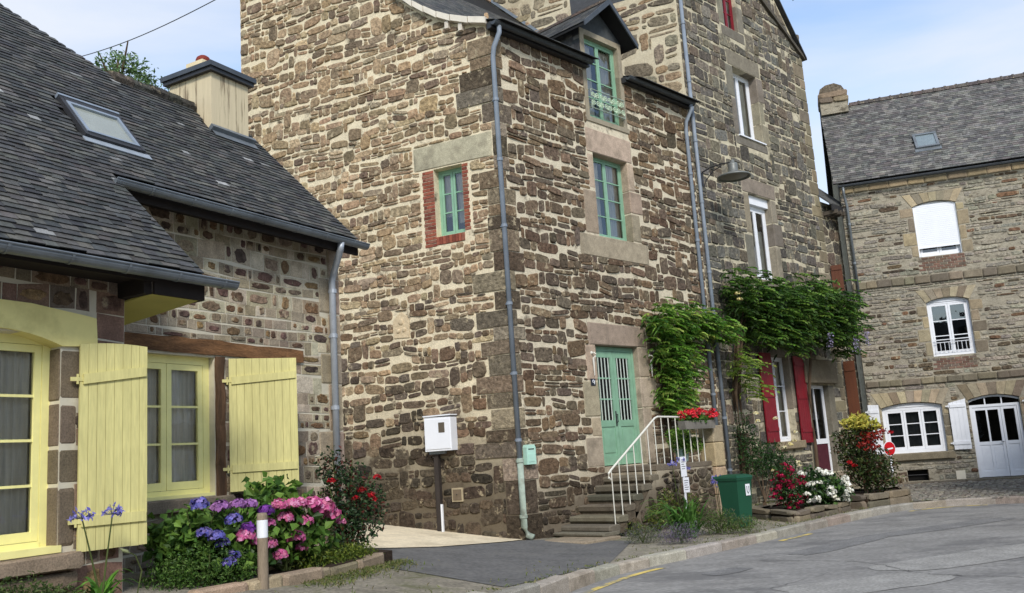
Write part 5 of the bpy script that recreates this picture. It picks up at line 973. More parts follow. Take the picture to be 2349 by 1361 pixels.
def sprays(parent, W, els, n, length, leaf, pal, name='foliage', pairs=4, droop=.5):
    """compound leaves: leaflets in pairs along arching, drooping stalks; one tone per spray"""
    q = MB(); P = blob(els, n, .4); c0 = np.mean([e[:3] for e in els], 0)
    for p in P:
        th = random.uniform(0, 6.28); dx, dy = math.cos(th), math.sin(th)-.5; l = length*random.uniform(.6, 1.3); col = pick(pal, .28); sx, sy = -dy, dx; dz = random.uniform(-.1, .5)
        for i in range(pairs*2+1):
            k = (i//2+1)/(pairs+1) if i < pairs*2 else 1.0; sd_ = (1 if i % 2 else -1) if i < pairs*2 else 0; ls = leaf*random.uniform(.75, 1.15)*(1.15-.45*abs(k-.5))
            b = (p[0]+dx*l*k, p[1]+dy*l*k, p[2]+l*(dz*k-droop*k*k)); ux, uy, uz = (sx*sd_*.85+dx*.5, sy*sd_*.85+dy*.5, -.35-.4*k); nn = math.sqrt(ux*ux+uy*uy+uz*uz); ux, uy, uz = ux/nn*ls, uy/nn*ls, uz/nn*ls
            wx, wy, wz = dx*ls*.2, dy*ls*.2, ls*.1
            q.add([b, (b[0]+ux*.45+wx, b[1]+uy*.45+wy, b[2]+uz*.45+wz), (b[0]+ux, b[1]+uy, b[2]+uz), (b[0]+ux*.45-wx, b[1]+uy*.45-wy, b[2]+uz*.45+wz*.2)], [(0, 1, 2, 3)], tuple(v*random.uniform(.85, 1.15) for v in col))
    return obj(name, q, M_LEAF, parent, W)
def head(parent, W, c, r, pal, n=80, size=None, name='flower_head', sq=.85):
    d = rng.normal(size=(n, 3)); d /= np.linalg.norm(d, axis=1)[:, None]; d[:, 2] = np.abs(d[:, 2])*.9-.25*(rng.random(n) < .45)
    d /= np.linalg.norm(d, axis=1)[:, None]; p = d*np.array([r, r, r*sq])*rng.uniform(.85, 1.05, n)[:, None]
    mb = MB().cloud(p, size or r*.55, nrm=d, aspect=.9, pal=pal, fold=.05); mb.cloud(p[:n//2]*.6, r*.6, nrm=d[:n//2], aspect=.9, pal=[tuple(v*.8 for v in q) for q in pal])
    return obj(name, mb, M_PETAL, parent, W @ T(*c))
def stems(parent, W, base, tips, r=.012, m=None, name='stem', bow=.1):
    for t_ in tips:
        b = Vector(base)+Vector((random.uniform(-.05, .05), random.uniform(-.05, .05), 0)); e = Vector(t_); mid = b.lerp(e, .5)+Vector((random.uniform(-bow, bow), random.uniform(-bow, bow), 0)); obj(name, MB().tube([b, b.lerp(mid, .6)+Vector((0, 0, .03)), mid, e], [r*1.3, r*1.1, r, r*.6], 5), m or M_STEM, parent, W)
def plant(name, label, cat, W): return thing(name, label, cat, W)
PINK = [C(214, 104, 158), C(224, 134, 180), C(192, 80, 136), C(232, 160, 196), C(206, 120, 150)]; BLUE = [C(100, 100, 178), C(122, 118, 192), C(84, 82, 158), C(142, 128, 192), C(110, 100, 150)]; MAUVE = [C(164, 112, 172), C(180, 128, 184), C(146, 100, 160)]
PURP = [C(120, 62, 150), C(136, 74, 168), C(104, 52, 136)]
gh = lambda u, o: hf(*(W1 @ Vector((u, -o, 0))).xy)
# raised bed of the cottage
bed = thing('flower_bed', 'kerbed flower bed along the cottage wall', 'flower bed', W1)
def soil_patch(W, pts, z, nm='soil'): return obj(nm, MB().prism(pts, z-.3, z, 'z'), M_SOIL, bed, W)
soil_patch(W1, [(.9, -.45), (2.5, -.5), (5.0, .0), (5.3, .8), (5.0, 1.05), (.9, 1.05)], .40)
uu = .95
while uu < 2.55: w_ = random.uniform(.5, .75); block('edging_stone', bed, W1, uu, uu+w_-.01, .22, .47+random.uniform(-.01, .01), -.64, -.46, pick([C(170, 150, 124), C(154, 138, 116), C(180, 158, 130)], .08), c=.03); uu += w_
for a, b in (((2.6, -.46), (3.2, -.34)), ((3.2, -.34), (3.9, -.2)), ((3.9, -.2), (4.7, -.02))):
    v = Vector((b[0]-a[0], b[1]-a[1], 0)); block('edging_stone', bed, W1 @ T(a[0], a[1], 0) @ Matrix.Rotation(math.atan2(v.y, v.x), 4, 'Z'), 0, v.length-.02, .15, .40, -.1, .06, pick([C(150, 136, 112), C(136, 124, 102)], .08), c=.03)
lowshrub = plant('low_shrub', 'low fine-leaved green shrub under the cottage window shutter', 'shrub', W1 @ T(1.45, -.1, .4))
foliage(lowshrub, WM[lowshrub.name], [(0, 0, .22, .48, .36, .30), (-.35, .1, .16, .3, .28, .26), (.4, -.05, .14, .3, .3, .26), (.1, .3, .32, .4, .3, .3)], 5200, .045, [C(70, 104, 40), C(88, 120, 52), C(54, 84, 34), C(104, 132, 66)], .45, .1); stems(lowshrub, WM[lowshrub.name], (0, 0, 0), [(.2, .1, .4), (-.25, 0, .35), (.0, -.15, .38)])
for nm, lab, heads, pals, o_, els in (
    ('hydrangea', 'blue and mauve hydrangea between the low shrub and the pink one', [(1.3, 1.30, .11), (1.79, 1.10, .12), (1.92, 1.26, .12), (1.54, .94, .12), (1.83, .71, .12), (2.33, 1.15, .12), (1.70, 1.25, .11), (1.42, .99, .10), (1.72, .64, .10), (1.66, .86, .10), (2.1, 1.24, .11), (2.05, .98, .1)], (BLUE, BLUE, MAUVE, BLUE, BLUE, PURP, MAUVE, BLUE, BLUE, BLUE, MAUVE, PURP), .15, [(1.7, .15, .85, .55, .4, .42), (2.1, .1, .75, .5, .4, .35), (1.4, .2, .95, .35, .35, .3)]),
    ('hydrangea', 'pink hydrangea with large flower heads in front of the yellow shutter', [(3.41, 1.11, .17), (3.20, 1.17, .15), (3.57, 1.00, .14), (2.77, 1.04, .11), (3.08, .97, .11), (2.86, .79, .12), (3.01, .66, .10), (2.0, .90, .12), (2.37, .77, .12), (2.63, 1.20, .13), (2.48, 1.0, .10), (3.78, .90, .09), (2.80, 1.19, .13), (2.2, .82, .1), (2.95, 1.2, .1), (2.55, .62, .1)], [PINK]*16, .1, [(2.8, .15, .85, .62, .45, .42), (3.3, .15, .85, .55, .45, .45), (3.0, .35, 1.25, .45, .35, .33), (2.4, .2, .7, .4, .35, .3)])):
    hp = plant(nm, lab, 'hydrangea', W1 @ T(sum(h[0] for h in heads)/len(heads), .1, .38)); WW = W1
    foliage(hp, WW, els, 1500, .135, [C(96, 130, 54), C(78, 112, 46), C(116, 148, 66), C(60, 92, 40)], .72, .3, zmin=.4)
    stems(hp, WW, (heads[0][0]*.2+.8*sum(h[0] for h in heads)/len(heads), .1, .38), [(h[0], -o_+.08, h[1]-.05) for h in heads], .01)
    for (u_, z_, r_), pl_ in zip(heads, pals): head(hp, WW, (u_, -o_-random.uniform(0, .12), z_), r_*random.uniform(.72, .92), pl_, 90)
ros = plant('rose_bush', 'dark straggly rose bush with red roses beside the cottage downpipe', 'rose bush', W1 @ T(4.5, .35, .36))
foliage(ros, W1, [(4.5, .4, 1.2, .42, .35, .55), (4.75, .45, .95, .5, .4, .5), (4.3, .45, 1.6, .25, .25, .3), (5.1, .5, 1.15, .28, .3, .35), (4.5, .3, .7, .35, .3, .35)], 3200, .062, [C(44, 66, 38), C(56, 80, 44), C(36, 54, 34), C(74, 98, 62), C(92, 48, 40)], .6, .2, zmin=.45); stems(ros, W1, (4.5, .35, .36), [(4.3, .45, 1.85), (4.8, .5, 1.7), (5.2, .5, 1.5), (4.1, .4, 1.5), (4.6, .3, 1.3)], .013)
for u_, y_, z_ in ((4.62, .2, 1.26), (4.76, .16, 1.18), (4.86, .2, 1.12), (5.1, .3, 1.42), (4.1, .3, 1.42), (4.55, .25, 1.15)): head(ros, W1, (u_, y_, z_), .062, [C(172, 20, 34), C(150, 14, 28), C(196, 36, 46)], 36, name='rose')
bx = plant('ground_shrub', 'low yellow-green shrub at the corner of the flower bed', 'shrub', W1 @ T(3.7, -.02, .3))
foliage(bx, W1, [(3.35, -.02, .45, .4, .25, .2), (3.9, .05, .44, .45, .3, .2), (4.4, .2, .42, .4, .3, .18)], 4200, .042, [C(104, 120, 44), C(86, 106, 38), C(124, 134, 56), C(68, 88, 34)], .5, .0); stems(bx, W1, (3.7, .05, .3), [(3.4, 0, .5), (4.2, .1, .5)])
# agapanthus before the cottage
def strap(mb, base, tip, w_, col, n=7):
    b, e = Vector(base), Vector(tip); d = (e-b); sd = d.cross(Vector((0, 0, 1))); sd = (sd.normalized() if sd.length > .01 else Vector((1, 0, 0)))*w_; vs = []
    for i in range(n+1):
        k = i/n; p = b.lerp(e, k)+Vector((0, 0, d.length*.38*math.sin(k*3.14*.9))); ww = sd*(1-k**2)*(.5+min(k*3, .5)); vs += [tuple(p-ww), tuple(p+ww+Vector((0, 0, .004)))]
    mb.add(vs, [(2*i, 2*i+1, 2*i+3, 2*i+2) for i in range(n)], col)
AG = [C(124, 120, 200), C(150, 146, 216), C(104, 100, 184)]
def agapanthus(lab, W, base, tips, leaves, r=.1, lw=.02):
    a = plant('agapanthus', lab, 'agapanthus', W @ T(*base)); q = MB()
    for i in range(leaves):
        th = random.uniform(0, 6.28); l = random.uniform(.22, .42); strap(q, (base[0]+random.uniform(-.06, .06), base[1]+random.uniform(-.06, .06), base[2]), (base[0]+l*math.cos(th), base[1]+l*math.sin(th)*.7, base[2]+random.uniform(.02, .2)), lw, pick([C(92, 140, 52), C(112, 160, 66), C(74, 116, 44)], .1))
    obj('leaves', q, M_LEAF, a, W)
    for t_ in tips:
        obj('stem', MB().tube([base, (base[0]*.5+t_[0]*.5, base[1], base[2]*.5+t_[2]*.5+.02), t_], [.011, .008, .006], 6), M_STEM, a, W); d = rng.normal(size=(46, 3)); d[:, 2] = np.abs(d[:, 2])*.8-.2; d /= np.linalg.norm(d, axis=1)[:, None]; p = d*r*rng.uniform(.6, 1.05, 46)[:, None]
        mb = MB().cloud(p, r*.55, aspect=.42, pal=AG, droop=-.2, fold=.08)
        for v in p[:24]: mb.tube([(0, 0, 0), tuple(v)], .0025, 3, C(96, 100, 110), caps=False)
        obj('flower_head', mb, M_PETAL, a, W @ T(*t_))
    return a
agapanthus('two tall pale blue agapanthus flowers before the yellow shutter', W1, (-.06, -.5, .52), [(-.27, -.5, 1.30), (.05, -.5, 1.31)], 26, .105, .026)
bu = plant('agapanthus_bud', 'closed agapanthus bud on a bent stem below the yellow shutter', 'flower bud', W1 @ T(.3, -.5, .5)); obj('stem', MB().tube([(.32, -.5, .5), (.38, -.5, .75), (.31, -.5, .9), (.24, -.5, .935)], [.009, .008, .006, .005], 6), M_STEM, bu, W1); obj('bud', MB().tube([(.24, -.5, .935), (.21, -.5, .95), (.17, -.5, .965), (.14, -.5, .985)], [.005, .017, .015, .003], 7, C(168, 174, 130)), M_LEAF, bu, W1)
ls = plant('corner_shrub', 'small grey-green shrub under the arched yellow window', 'shrub', W1 @ T(-.75, -.4, .45)); foliage(ls, W1, [(-.75, -.35, .62, .4, .3, .24), (-.4, -.35, .55, .3, .3, .2), (-1.1, -.4, .6, .3, .3, .25)], 3600, .04, [C(78, 96, 50), C(96, 112, 62), C(60, 78, 42)], .5, 0); stems(ls, W1, (-.75, -.35, .45), [(-.9, -.35, .7), (-.5, -.35, .65)])
# ---- climbers
VN = [C(92, 132, 46), C(112, 152, 56), C(72, 110, 38), C(138, 174, 76), C(58, 92, 34), C(152, 176, 84)]
vine = plant('climbing_vine', 'bright green vine climbing the brown wall beside the green door', 'vine', WF @ T(5.1, 0, 0))
sprays(vine, WF, [(5.0, -.35, 4.45, .75, .4, .5), (6.0, -.4, 4.5, .9, .45, .45), (7.1, -.5, 4.35, .7, .4, .35), (5.0, -.3, 3.7, .55, .35, .6), (5.2, -.3, 2.95, .6, .35, .55), (5.0, -.3, 2.6, .5, .3, .4), (5.7, -.3, 3.6, .35, .3, .5)], 1500, .20, .115, VN)
for tp in ((4.8, 4.3), (5.3, 4.4), (6.4, 4.5)): obj('vine_stem', MB().tube([(5.15, -.06, 0.0), (5.1, -.1, 1.2), (5.0+random.uniform(-.1, .2), -.1, 2.6), (tp[0], -.15, tp[1])], [.04, .035, .03, .015], 6), M_BARK, vine, WF)
wis = plant('wisteria', 'broad dark wisteria hanging across the grey tall house', 'wisteria', WF @ T(8.3, 0, 0))
WS_ = [C(76, 108, 42), C(94, 128, 50), C(58, 86, 36), C(116, 148, 64), C(46, 70, 32), C(66, 96, 40)]
els = [(8.4, -.5, 5.35, .75, .55, .7), (9.4, -.6, 5.2, .9, .6, .75), (10.5, -.65, 5.05, 1.0, .65, .8), (11.6, -.75, 5.25, 1.0, .7, .85), (12.6, -.9, 5.25, .9, .8, .8), (12.9, -.8, 5.05, .7, .6, .75), (13.5, -.8, 4.75, .55, .5, .55), (9.0, -.5, 4.5, .7, .5, .5), (10.4, -.6, 4.3, .9, .5, .45), (12.2, -.7, 4.5, .9, .6, .4), (13.5, -.7, 4.25, .4, .4, .4)]
sprays(wis, WF, els, 3400, .24, .13, WS_); sprays(wis, WF, [(7.9, -.55, 3.5, .4, .35, .45), (8.2, -.45, 3.0, .3, .3, .35)], 90, .3, .13, [C(136, 160, 70), C(120, 146, 62)], name='young_shoots')
for u_, y_ in ((8.1, -.25), (8.35, -.2), (8.2, -.12), (12.3, -.2)): obj('wisteria_stem', MB().tube([(u_, y_+.1, -.05), (u_+.05, y_+.08, 1.4), (u_-.1, y_, 2.8), (u_+.15, y_-.1, 4.2), (u_+.4, y_-.2, 5.0)], [.055, .05, .045, .04, .02], 7), M_BARK, wis, WF)
for u_, y_, z_ in ((13.6, -1.5, 4.5), (12.8, -1.5, 4.3), (13.9, -1.4, 4.6), (11.5, -1.35, 4.4)): 
    p = np.stack([rng.normal(0, .05, 60), rng.normal(0, .05, 60), -rng.uniform(0, .4, 60)], 1); obj('flower_raceme', MB().cloud(p, .05, aspect=.7, pal=[C(168, 160, 190), C(190, 182, 206), C(140, 130, 160)]), M_PETAL, wis, WF @ T(u_, y_, z_))
for dx, dz in ((0, 0), (.05, -.16)): head(wis, WF, (7.78+dx, -.75, 5.32+dz), .08, [C(240, 226, 150), C(248, 236, 176)], 30, name='yellow_rose')
yr = plant('climbing_rose', 'yellow-white climbing rose under the red shutters', 'rose bush', WF @ T(8.4, -.5, 0)); foliage(yr, WF, [(8.2, -.5, 1.15, .8, .4, .5), (9.0, -.55, 1.0, .7, .45, .5), (8.0, -.4, 1.8, .4, .3, .5), (9.5, -.6, .75, .5, .4, .4)], 2600, .075, GD, .55, .3, zmin=.05); stems(yr, WF, (8.4, -.5, -.05), [(8.0, -.4, 2.3), (8.6, -.5, 2.0), (9.3, -.5, 1.6), (9.8, -.55, 1.5)], .014, M_BARK)
for u_, y_, z_ in ((9.6, -.75, 1.42), (9.75, -.8, 1.5), (9.2, -.8, 1.35), (9.6, -.9, .95), (9.7, -.9, .86), (8.1, -.7, 2.25), (8.15, -.7, 2.05), (8.9, -.8, 2.1), (9.9, -.8, 1.72), (8.5, -.8, .8), (9.55, -.8, 1.4)): head(yr, WF, (u_, y_, z_), .07, [C(246, 238, 196), C(240, 222, 150), C(250, 246, 220)], 30, name='rose')
# ---- beds before the tall house
def stone_bed(lab, pts, z, h, soilz):
    b = thing('stone_planter', lab, 'planter', T(pts[0][0], pts[0][1], z)); n = len(pts)
    for (a, c) in zip(pts, pts[1:]+pts[:1]):
        v = Vector((c[0]-a[0], c[1]-a[1], 0)); L_ = v.length; k = max(1, round(L_/.7)); WW = T(a[0], a[1], z) @ Matrix.Rotation(math.atan2(v.y, v.x), 4, 'Z')
        for r_ in range(2):
            for i in range(k): block('edging_stone', b, WW, L_*i/k+.01, L_*(i+1)/k-.01, r_*h/2-.1*(r_ == 0), (r_+1)*h/2-.01, -.09, .09, pick([C(118, 108, 92), C(104, 97, 84), C(128, 116, 98)], .1), c=.04, jit=.025)
    obj('soil', MB().prism(pts, z-.1, z+soilz, 'z'), M_SOIL, b, Matrix.Identity(4)); return b
stone_bed('low stone planter with crimson and white flowers by the kerb', [(5.35, 18.9), (7.15, 20.85), (6.3, 21.9), (4.95, 20.6)], -.06, .2, .15)
stone_bed('stone planter with variegated shrub near the no-entry sign', [(7.6, 20.95), (8.9, 21.9), (9.3, 23.2), (8.0, 23.4), (7.0, 21.9)], -.06, .3, .24)
I4 = Matrix.Identity(4)
cr = plant('crimson_shrub', 'rounded shrub covered in crimson flowers beside the green bin', 'flowering shrub', T(5.6, 20.0, .1)); els = [(5.55, 19.85, .55, .34, .34, .45), (5.75, 20.15, .45, .32, .32, .35), (5.45, 19.75, .85, .22, .22, .2)]
foliage(cr, I4, els, 900, .08, GD, .6, .2, zmin=.12); stems(cr, I4, (5.6, 19.95, .1), [(5.5, 19.8, .7), (5.75, 20.1, .6)])
for p in blob(els, 95, .15): head(cr, I4, tuple(p), .07, [C(160, 22, 62), C(186, 36, 80), C(136, 14, 50)], 18)
wh = plant('white_hydrangea', 'white hydrangea spilling over the low stone planter', 'hydrangea', T(6.5, 20.6, .1)); els = [(6.25, 20.3, .5, .42, .4, .45), (6.65, 20.6, .42, .42, .4, .42), (6.95, 20.8, .25, .3, .3, .3)]
foliage(wh, I4, els, 1100, .12, GD+[C(86, 118, 56)], .65, .3, zmin=.1); stems(wh, I4, (6.5, 20.6, .1), [(6.3, 20.3, .7), (6.7, 20.6, .6)])
for p in blob(els, 96, .1):
    if p[2] > .15 and (p[0]*.33-p[1]*.94) > (6.5*.33-20.6*.94)-.15: head(wh, I4, tuple(p), .085, [C(244, 242, 228), C(236, 234, 216), C(250, 250, 242)], 36)
vs_ = plant('variegated_shrub', 'tall dense shrub with yellow and red tips in front of the far house', 'shrub', T(8.1, 22.3, .1)); foliage(vs_, I4, [(8.1, 22.2, .9, .6, .55, .7), (8.4, 22.4, .6, .6, .55, .5), (7.75, 22.1, 1.3, .4, .4, .5), (8.1, 22.2, 1.6, .4, .4, .3)], 4200, .085, [C(56, 74, 36), C(70, 86, 42), C(46, 60, 32), C(84, 96, 50), C(76, 54, 36)], .55, .2, zmin=.1)
foliage(vs_, I4, [(8.0, 22.0, 1.85, .4, .35, .2), (8.35, 22.1, 1.75, .25, .25, .15)], 420, .13, [C(214, 200, 96), C(196, 186, 84), C(168, 170, 74)], .45, .6, name='yellow_leaves'); foliage(vs_, I4, [(8.2, 21.9, 1.5, .35, .25, .18), (8.55, 22.2, 1.6, .2, .2, .12), (8.1, 21.8, 1.3, .3, .2, .12)], 240, .1, [C(150, 40, 34), C(128, 34, 30), C(168, 60, 44)], .5, .5, name='red_leaves'); stems(vs_, I4, (8.1, 22.3, .1), [(8.0, 22.1, 1.6), (8.4, 22.3, 1.2)], .02, M_BARK)
for c_ in ((7.55, 21.6, .92), (7.65, 21.62, .85), (8.75, 22.0, 1.55)): head(vs_, I4, c_, .075, [C(186, 26, 34), C(160, 18, 28)], 30, name='red_flower')
# ---- around the steps
irs = plant('iris_clump', 'clump of long strap leaves at the foot of the step railing', 'iris', T(2.85, 17.2, -.06)); q = MB()
for i in range(130): th_ = random.uniform(0, 6.28); l = random.uniform(.3, .8); strap(q, (2.85+random.uniform(-.2, .2), 17.2+random.uniform(-.15, .15), -.06), (2.85+l*math.cos(th_), 17.2+l*math.sin(th_)*.7, random.uniform(-.05, .55)), .026, pick([C(70, 112, 44), C(88, 130, 56), C(56, 92, 38), C(104, 144, 70)], .1))
obj('leaves', q, M_LEAF, irs, I4)
for nm, lab, els, n, sz, pal in (
    ('lavender', 'grey-mauve lavender mound between iris clump and kerb', [(2.62, 16.25, .08, .42, .22, .2)], 1500, .05, [C(116, 104, 124), C(98, 94, 104), C(92, 100, 82), C(128, 112, 140)]),
    ('lavender', 'grey-green lavender mound at the bottom step', [(2.05, 16.75, .08, .38, .22, .2)], 1500, .05, [C(104, 112, 82), C(92, 100, 80), C(112, 106, 112), C(80, 94, 60)]),
    ('weed_patch', 'tall weedy grass between the bin and the iris clump', [(3.55, 17.5, .1, .45, .3, .28), (3.95, 17.35, .05, .4, .25, .2)], 2600, .07, [C(88, 112, 52), C(74, 96, 46), C(104, 122, 64), C(110, 104, 84)])):
    pp = plant(nm, lab, 'weeds' if 'weed' in nm else 'lavender', T(els[0][0], els[0][1], -.06)); foliage(pp, I4, els, n, sz, pal, .18, -1.2, zmin=-.05); stems(pp, I4, (els[0][0], els[0][1], -.06), [(els[0][0]+.1, els[0][1], .2), (els[0][0]-.12, els[0][1], .2)])
ivy = plant('wall_weeds', 'green weeds growing out of the side of the stone steps', 'weeds', WF @ T(2.1, -1.35, 0)); foliage(ivy, WF, [(2.4, -1.4, .25, .35, .15, .3), (2.9, -1.4, .4, .4, .15, .4), (1.75, -1.42, .05, .3, .15, .15), (3.6, -1.45, .3, .4, .15, .35)], 900, .075, [C(104, 118, 50), C(86, 104, 44), C(124, 128, 64), C(70, 88, 40)], .4, .3, zmin=-.1); stems(ivy, WF, (2.4, -1.36, -.1), [(2.4, -1.4, .4), (2.9, -1.4, .6)])
fern = plant('potted_fern', 'bushy green fern in a pale pot on the door landing', 'potted plant', WF @ T(4.55, -.75, 1.23)); obj('pot', MB().lathe([(.0, 0), (.12, 0), (.16, .26), (.18, .27), (.18, .3), (.15, .3), (.14, .24), (0, .24)], 16), mat('pale_pot', C(150, 176, 168), var=.1, bump=.05, rough=.5), fern); foliage(fern, WM[fern.name], [(0, 0, .5, .36, .34, .32), (.1, -.1, .35, .4, .36, .2)], 1500, .11, VN, .25, .8)
ger = plant('geranium_box', 'grey trough of red geraniums hung on the white railing', 'flower box', WF @ T(4.35, -1.34, 1.92)); WW = WM[ger.name]; obj('trough', MB().prism([(-.62, .18), (-.58, 0), (.58, 0), (.62, .18)], -.09, .09), mat('grey_trough', C(120, 116, 108), var=.2, bump=.2), ger); foliage(ger, WW, [(0, 0, .2, .6, .13, .12)], 420, .08, GR, .9, 0)
for i in range(26): head(ger, WW, (random.uniform(-.62, .62), random.uniform(-.16, .1), random.uniform(.22, .42)), .075, [C(226, 50, 62), C(240, 84, 92), C(206, 30, 48)], 26)
obj('hook', MB().tube([(-.3, .02, .18), (-.3, .12, .27), (-.3, .2, .2)], .008, 5).tube([(.3, .02, .18), (.3, .12, .27), (.3, .2, .2)], .008, 5), M_IRON, ger, WW)
agapanthus('blue agapanthus leaning against the green bin', I4, (4.0, 19.35, -.06), [(3.92, 19.2, .78), (4.1, 19.1, .74), (3.98, 19.3, .86)], 16, .11, .02)
agapanthus('blue agapanthus before the white step railing', WF, (3.0, -1.62, -.06), [(2.85, -1.62, 1.2), (3.05, -1.7, 1.28), (3.3, -1.62, 1.1)], 14, .1, .02)
# ================================================================== STREET THINGS
bn = thing('wheelie_bin', 'dark green wheelie bin standing on the pavement', 'bin', T(4.15, 18.5, -.06) @ Matrix.Rotation(R(36), 4, 'Z')); WW = WM[bn.name]
def taper(b0, b1, z0, z1): return [(-b0[0], -b0[1], z0), (b0[0], -b0[1], z0), (b0[0], b0[1], z0), (-b0[0], b0[1], z0), (-b1[0], -b1[1], z1), (b1[0], -b1[1], z1), (b1[0], b1[1], z1), (-b1[0], b1[1], z1)]
BF = [(0, 3, 2, 1), (4, 5, 6, 7), (0, 1, 5, 4), (1, 2, 6, 5), (2, 3, 7, 6), (3, 0, 4, 7)]
obj('body', MB().add(taper((.17, .19), (.215, .25), .02, .93), BF), M_BIN, bn); obj('rim', MB().add(taper((.228, .263), (.233, .268), .90, .945), BF), M_BIN, bn); obj('lid', MB().add(taper((.238, .275), (.225, .26), .947, .985), BF).add(taper((.225, .26), (.15, .17), .985, 1.015), BF), M_BIN, bn)
obj('handle', MB().tube([(-.2, .28, .93), (-.2, .36, .97), (.2, .36, .97), (.2, .28, .93)], .018, 7), M_BIN, bn)
for s_ in (-.22, .22): obj('wheel', MB().tube([(s_-.025, .22, .10), (s_+.025, .22, .10)], .1, 16), mat('rubber', C(28, 28, 28), bump=0), bn)
st = box('sticker', (.02, .15, -.247, -.2445, .60, .82), M_WHITE, bn, WW @ Matrix.Rotation(R(0), 4, 'Z')); obj('sticker_mark', MB().tube([(.055, -.250, .78), (.055, -.250, .68), (.085, -.250, .64), (.115, -.250, .68), (.115, -.250, .78)], .010, 5), mat('grey_print', C(120, 124, 128), bump=0), bn)
# timber bollard with a white band
bo = thing('bollard', 'weathered round timber bollard with a white band by the flower bed', 'bollard', W1 @ T(1.86, -.62, .28)); obj('post', MB().lathe([(.058, -.1), (.058, .86), (.05, .885), (.0, .89)], 18), M_POST, bo, smooth=False); obj('band', MB().lathe([(.0595, .62), (.0605, .63), (.0605, .80), (.0595, .81)], 18), M_WHITE, bo)
# notice stake with two leaflets
nb = thing('notice_stake', 'white stake with two paper notices pinned before the steps', 'sign', WF @ T(3.02, -1.75, -.06)); box('stake', (-.022, .022, -.012, .012, 0, 1.35), M_WHITE, nb)
for (a, b, c_, d_, nm) in ((-.10, .10, 1.02, 1.42, 'notice'), (-.06, .15, .70, 1.0, 'notice')):
    nn = box(nm, (a, b, -.02, -.013, c_, d_), M_PVC, nb)
    for i in range(5): box('printed_line', (a+.03, b-.03-.02*(i % 3), -.0215, -.0205, d_-.07-i*.045, d_-.055-i*.045), MATS['grey_print'], nn, WM[nb.name])
sg = thing('round_sign', 'small round red sign with white rim on a thin post by the planter', 'road sign', T(9.2, 23.35, -.06) @ Matrix.Rotation(R(20), 4, 'Z')); WW = WM[sg.name]
obj('post', MB().tube([(0, .03, 0), (0, .03, 1.32)], .018, 8), M_ZINC, sg); obj('rim', MB().lathe([(.0, 0), (.185, 0), (.185, .012), (0, .012)], 28), M_WHITE, sg, WW @ T(0, .005, 1.22) @ Matrix.Rotation(R(90), 4, 'X')); obj('disc', MB().lathe([(.168, 0), (.168, .006), (0, .006)], 28), mat('sign_red', C(196, 24, 34), var=.05, bump=0, rough=.4), sg, WW @ T(0, -.008, 1.22) @ Matrix.Rotation(R(90), 4, 'X')); obj('bar', MB().prism([(-.09, 1.19), (.10, 1.21), (.10, 1.245), (-.0, 1.235), (-.09, 1.225)], -.018, -.0145), M_WHITE, sg); obj('tag', MB().prism([(-.03, .95), (.05, .95), (.055, .72), (.02, .62), (-.02, .72)], -.002, .008), M_WHITE, sg)
sg2 = thing('cross_rail', 'low thin wooden T-shaped support behind the stone planter', 'rail', T(9.05, 23.3, -.06)); obj('leg', MB().tube([(.35, 0, 0), (.35, 0, .55)], .014, 6), M_POST, sg2); obj('crossbar', MB().tube([(.0, 0, .5), (.42, 0, .55)], .014, 6), M_POST, sg2)
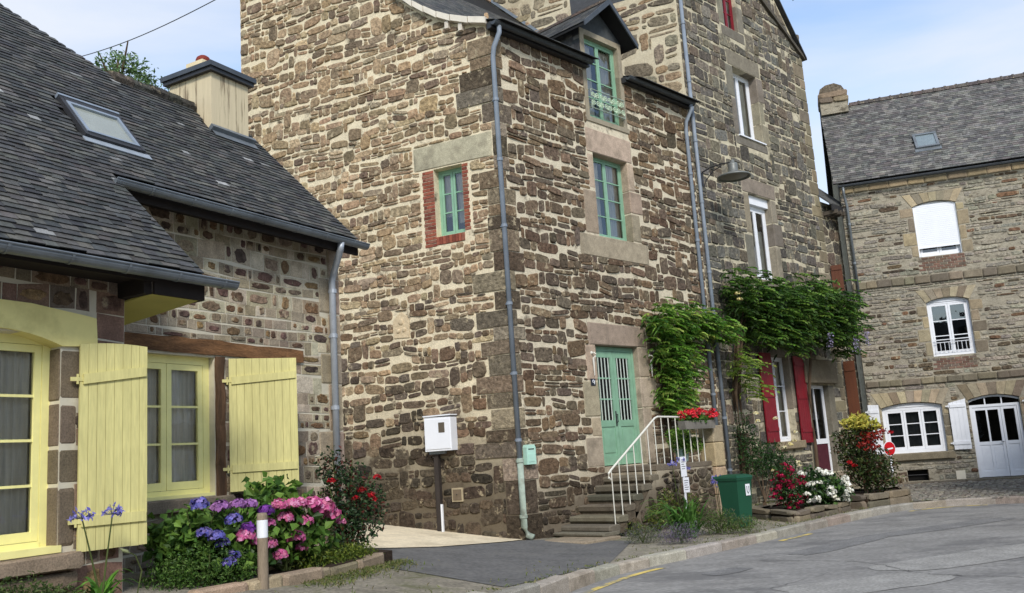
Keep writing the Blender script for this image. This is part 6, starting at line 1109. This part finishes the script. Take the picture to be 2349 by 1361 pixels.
# tree beyond the cottage and the cable
tr = thing('conifer', 'young green tree showing above the cottage ridge', 'tree', T(-9.2, 20.6, .8)); obj('trunk', MB().tube([(-9.7, 20.6, .8), (-9.68, 20.6, 5), (-9.65, 20.6, 9.5), (-9.7, 20.6, 11.1)], [.2, .16, .1, .03], 8), M_BARK, tr, T(.6, 0, .55))
for i in range(7): th_ = i*.9; obj('limb', MB().tube([(-9.67, 20.6, 8.2+i*.35), (-9.67+.7*math.cos(th_), 20.6+.7*math.sin(th_), 9.0+i*.38)], [.05, .015], 6), M_BARK, tr, T(.6, 0, .55))
els = [(-9.7, 20.6, 9.6, 1.15, 1.1, 1.2), (-9.5, 20.5, 10.5, .75, .7, .7), (-9.0, 20.8, 10.0, .6, .6, .7), (-10.2, 20.6, 10.4, .5, .5, .8), (-9.75, 20.6, 11.0, .2, .2, .5), (-9.4, 20.6, 10.9, .2, .2, .4), (-10.1, 20.6, 10.9, .2, .2, .45), (-9.1, 20.6, 10.5, .18, .18, .4)]
foliage(tr, T(.6, 0, .55), els, 5200, .13, [C(104, 132, 84), C(84, 112, 66), C(124, 148, 98), C(68, 94, 54)], .35, -.3, name='crown')
e0 = Vector((0, 0, EYE))+(Fv*FPX+Rv*(60-PW/2)-Uv*(158-PH/2)).normalized()*34; e1 = WG @ Vector((-6.75, -.03, 13.55)); cab = [e0.lerp(e1, k/20)-Vector((0, 0, .35*math.sin(math.pi*k/20))) for k in range(21)]
link(bpy.data.objects.new('overhead_cable', to_mesh('overhead_cable', MB().tube(cab, .013, 5, caps=False), M_IRON)), None, I4, 'thin overhead cable crossing the sky to the stone gable', 'cable')
# loose growth along the kerbs and wall feet
q = MB(); pts = []
for i in range(900): k = random.uniform(.36, .74); j = int(k*149); d_ = random.choice((.02, .02, random.uniform(.2, 1.4)*random.random())); p = KC[j]+left[j]*(.14+d_)+rng.normal(0, .05, 2); pts.append((p[0], p[1], hf(*p)+.02))
for i in range(900): u_ = random.uniform(5.2, 15); p = WF @ Vector((u_, -abs(random.gauss(0, .16))-.03, 0)); pts.append((p.x, p.y, hf(p.x, p.y)+.02))
for i in range(1500): a_ = random.random(); p = W1 @ Vector((2.4+2.8*a_+random.gauss(0, .12), -.72+.75*a_-abs(random.gauss(0, .2)), 0)); pts.append((p.x, p.y, hf(p.x, p.y)+.01))
for i in range(700): p = (random.uniform(4.6, 8.5), random.uniform(18.0, 20.6)); pts.append((p[0], p[1], hf(*p)+.01))
pts = [p for p in pts if not (p[0] > 4.4 and p[1] < np.interp(p[0], KC[60:120, 0], KC[60:120, 1])+.15)]
q.cloud(pts, .06, aspect=.22, pal=[C(98, 112, 54), C(112, 118, 66), C(84, 98, 46), C(130, 124, 82)], droop=-1.5); obj('pavement_weeds', q, M_LEAF, None, I4, kind='stuff')
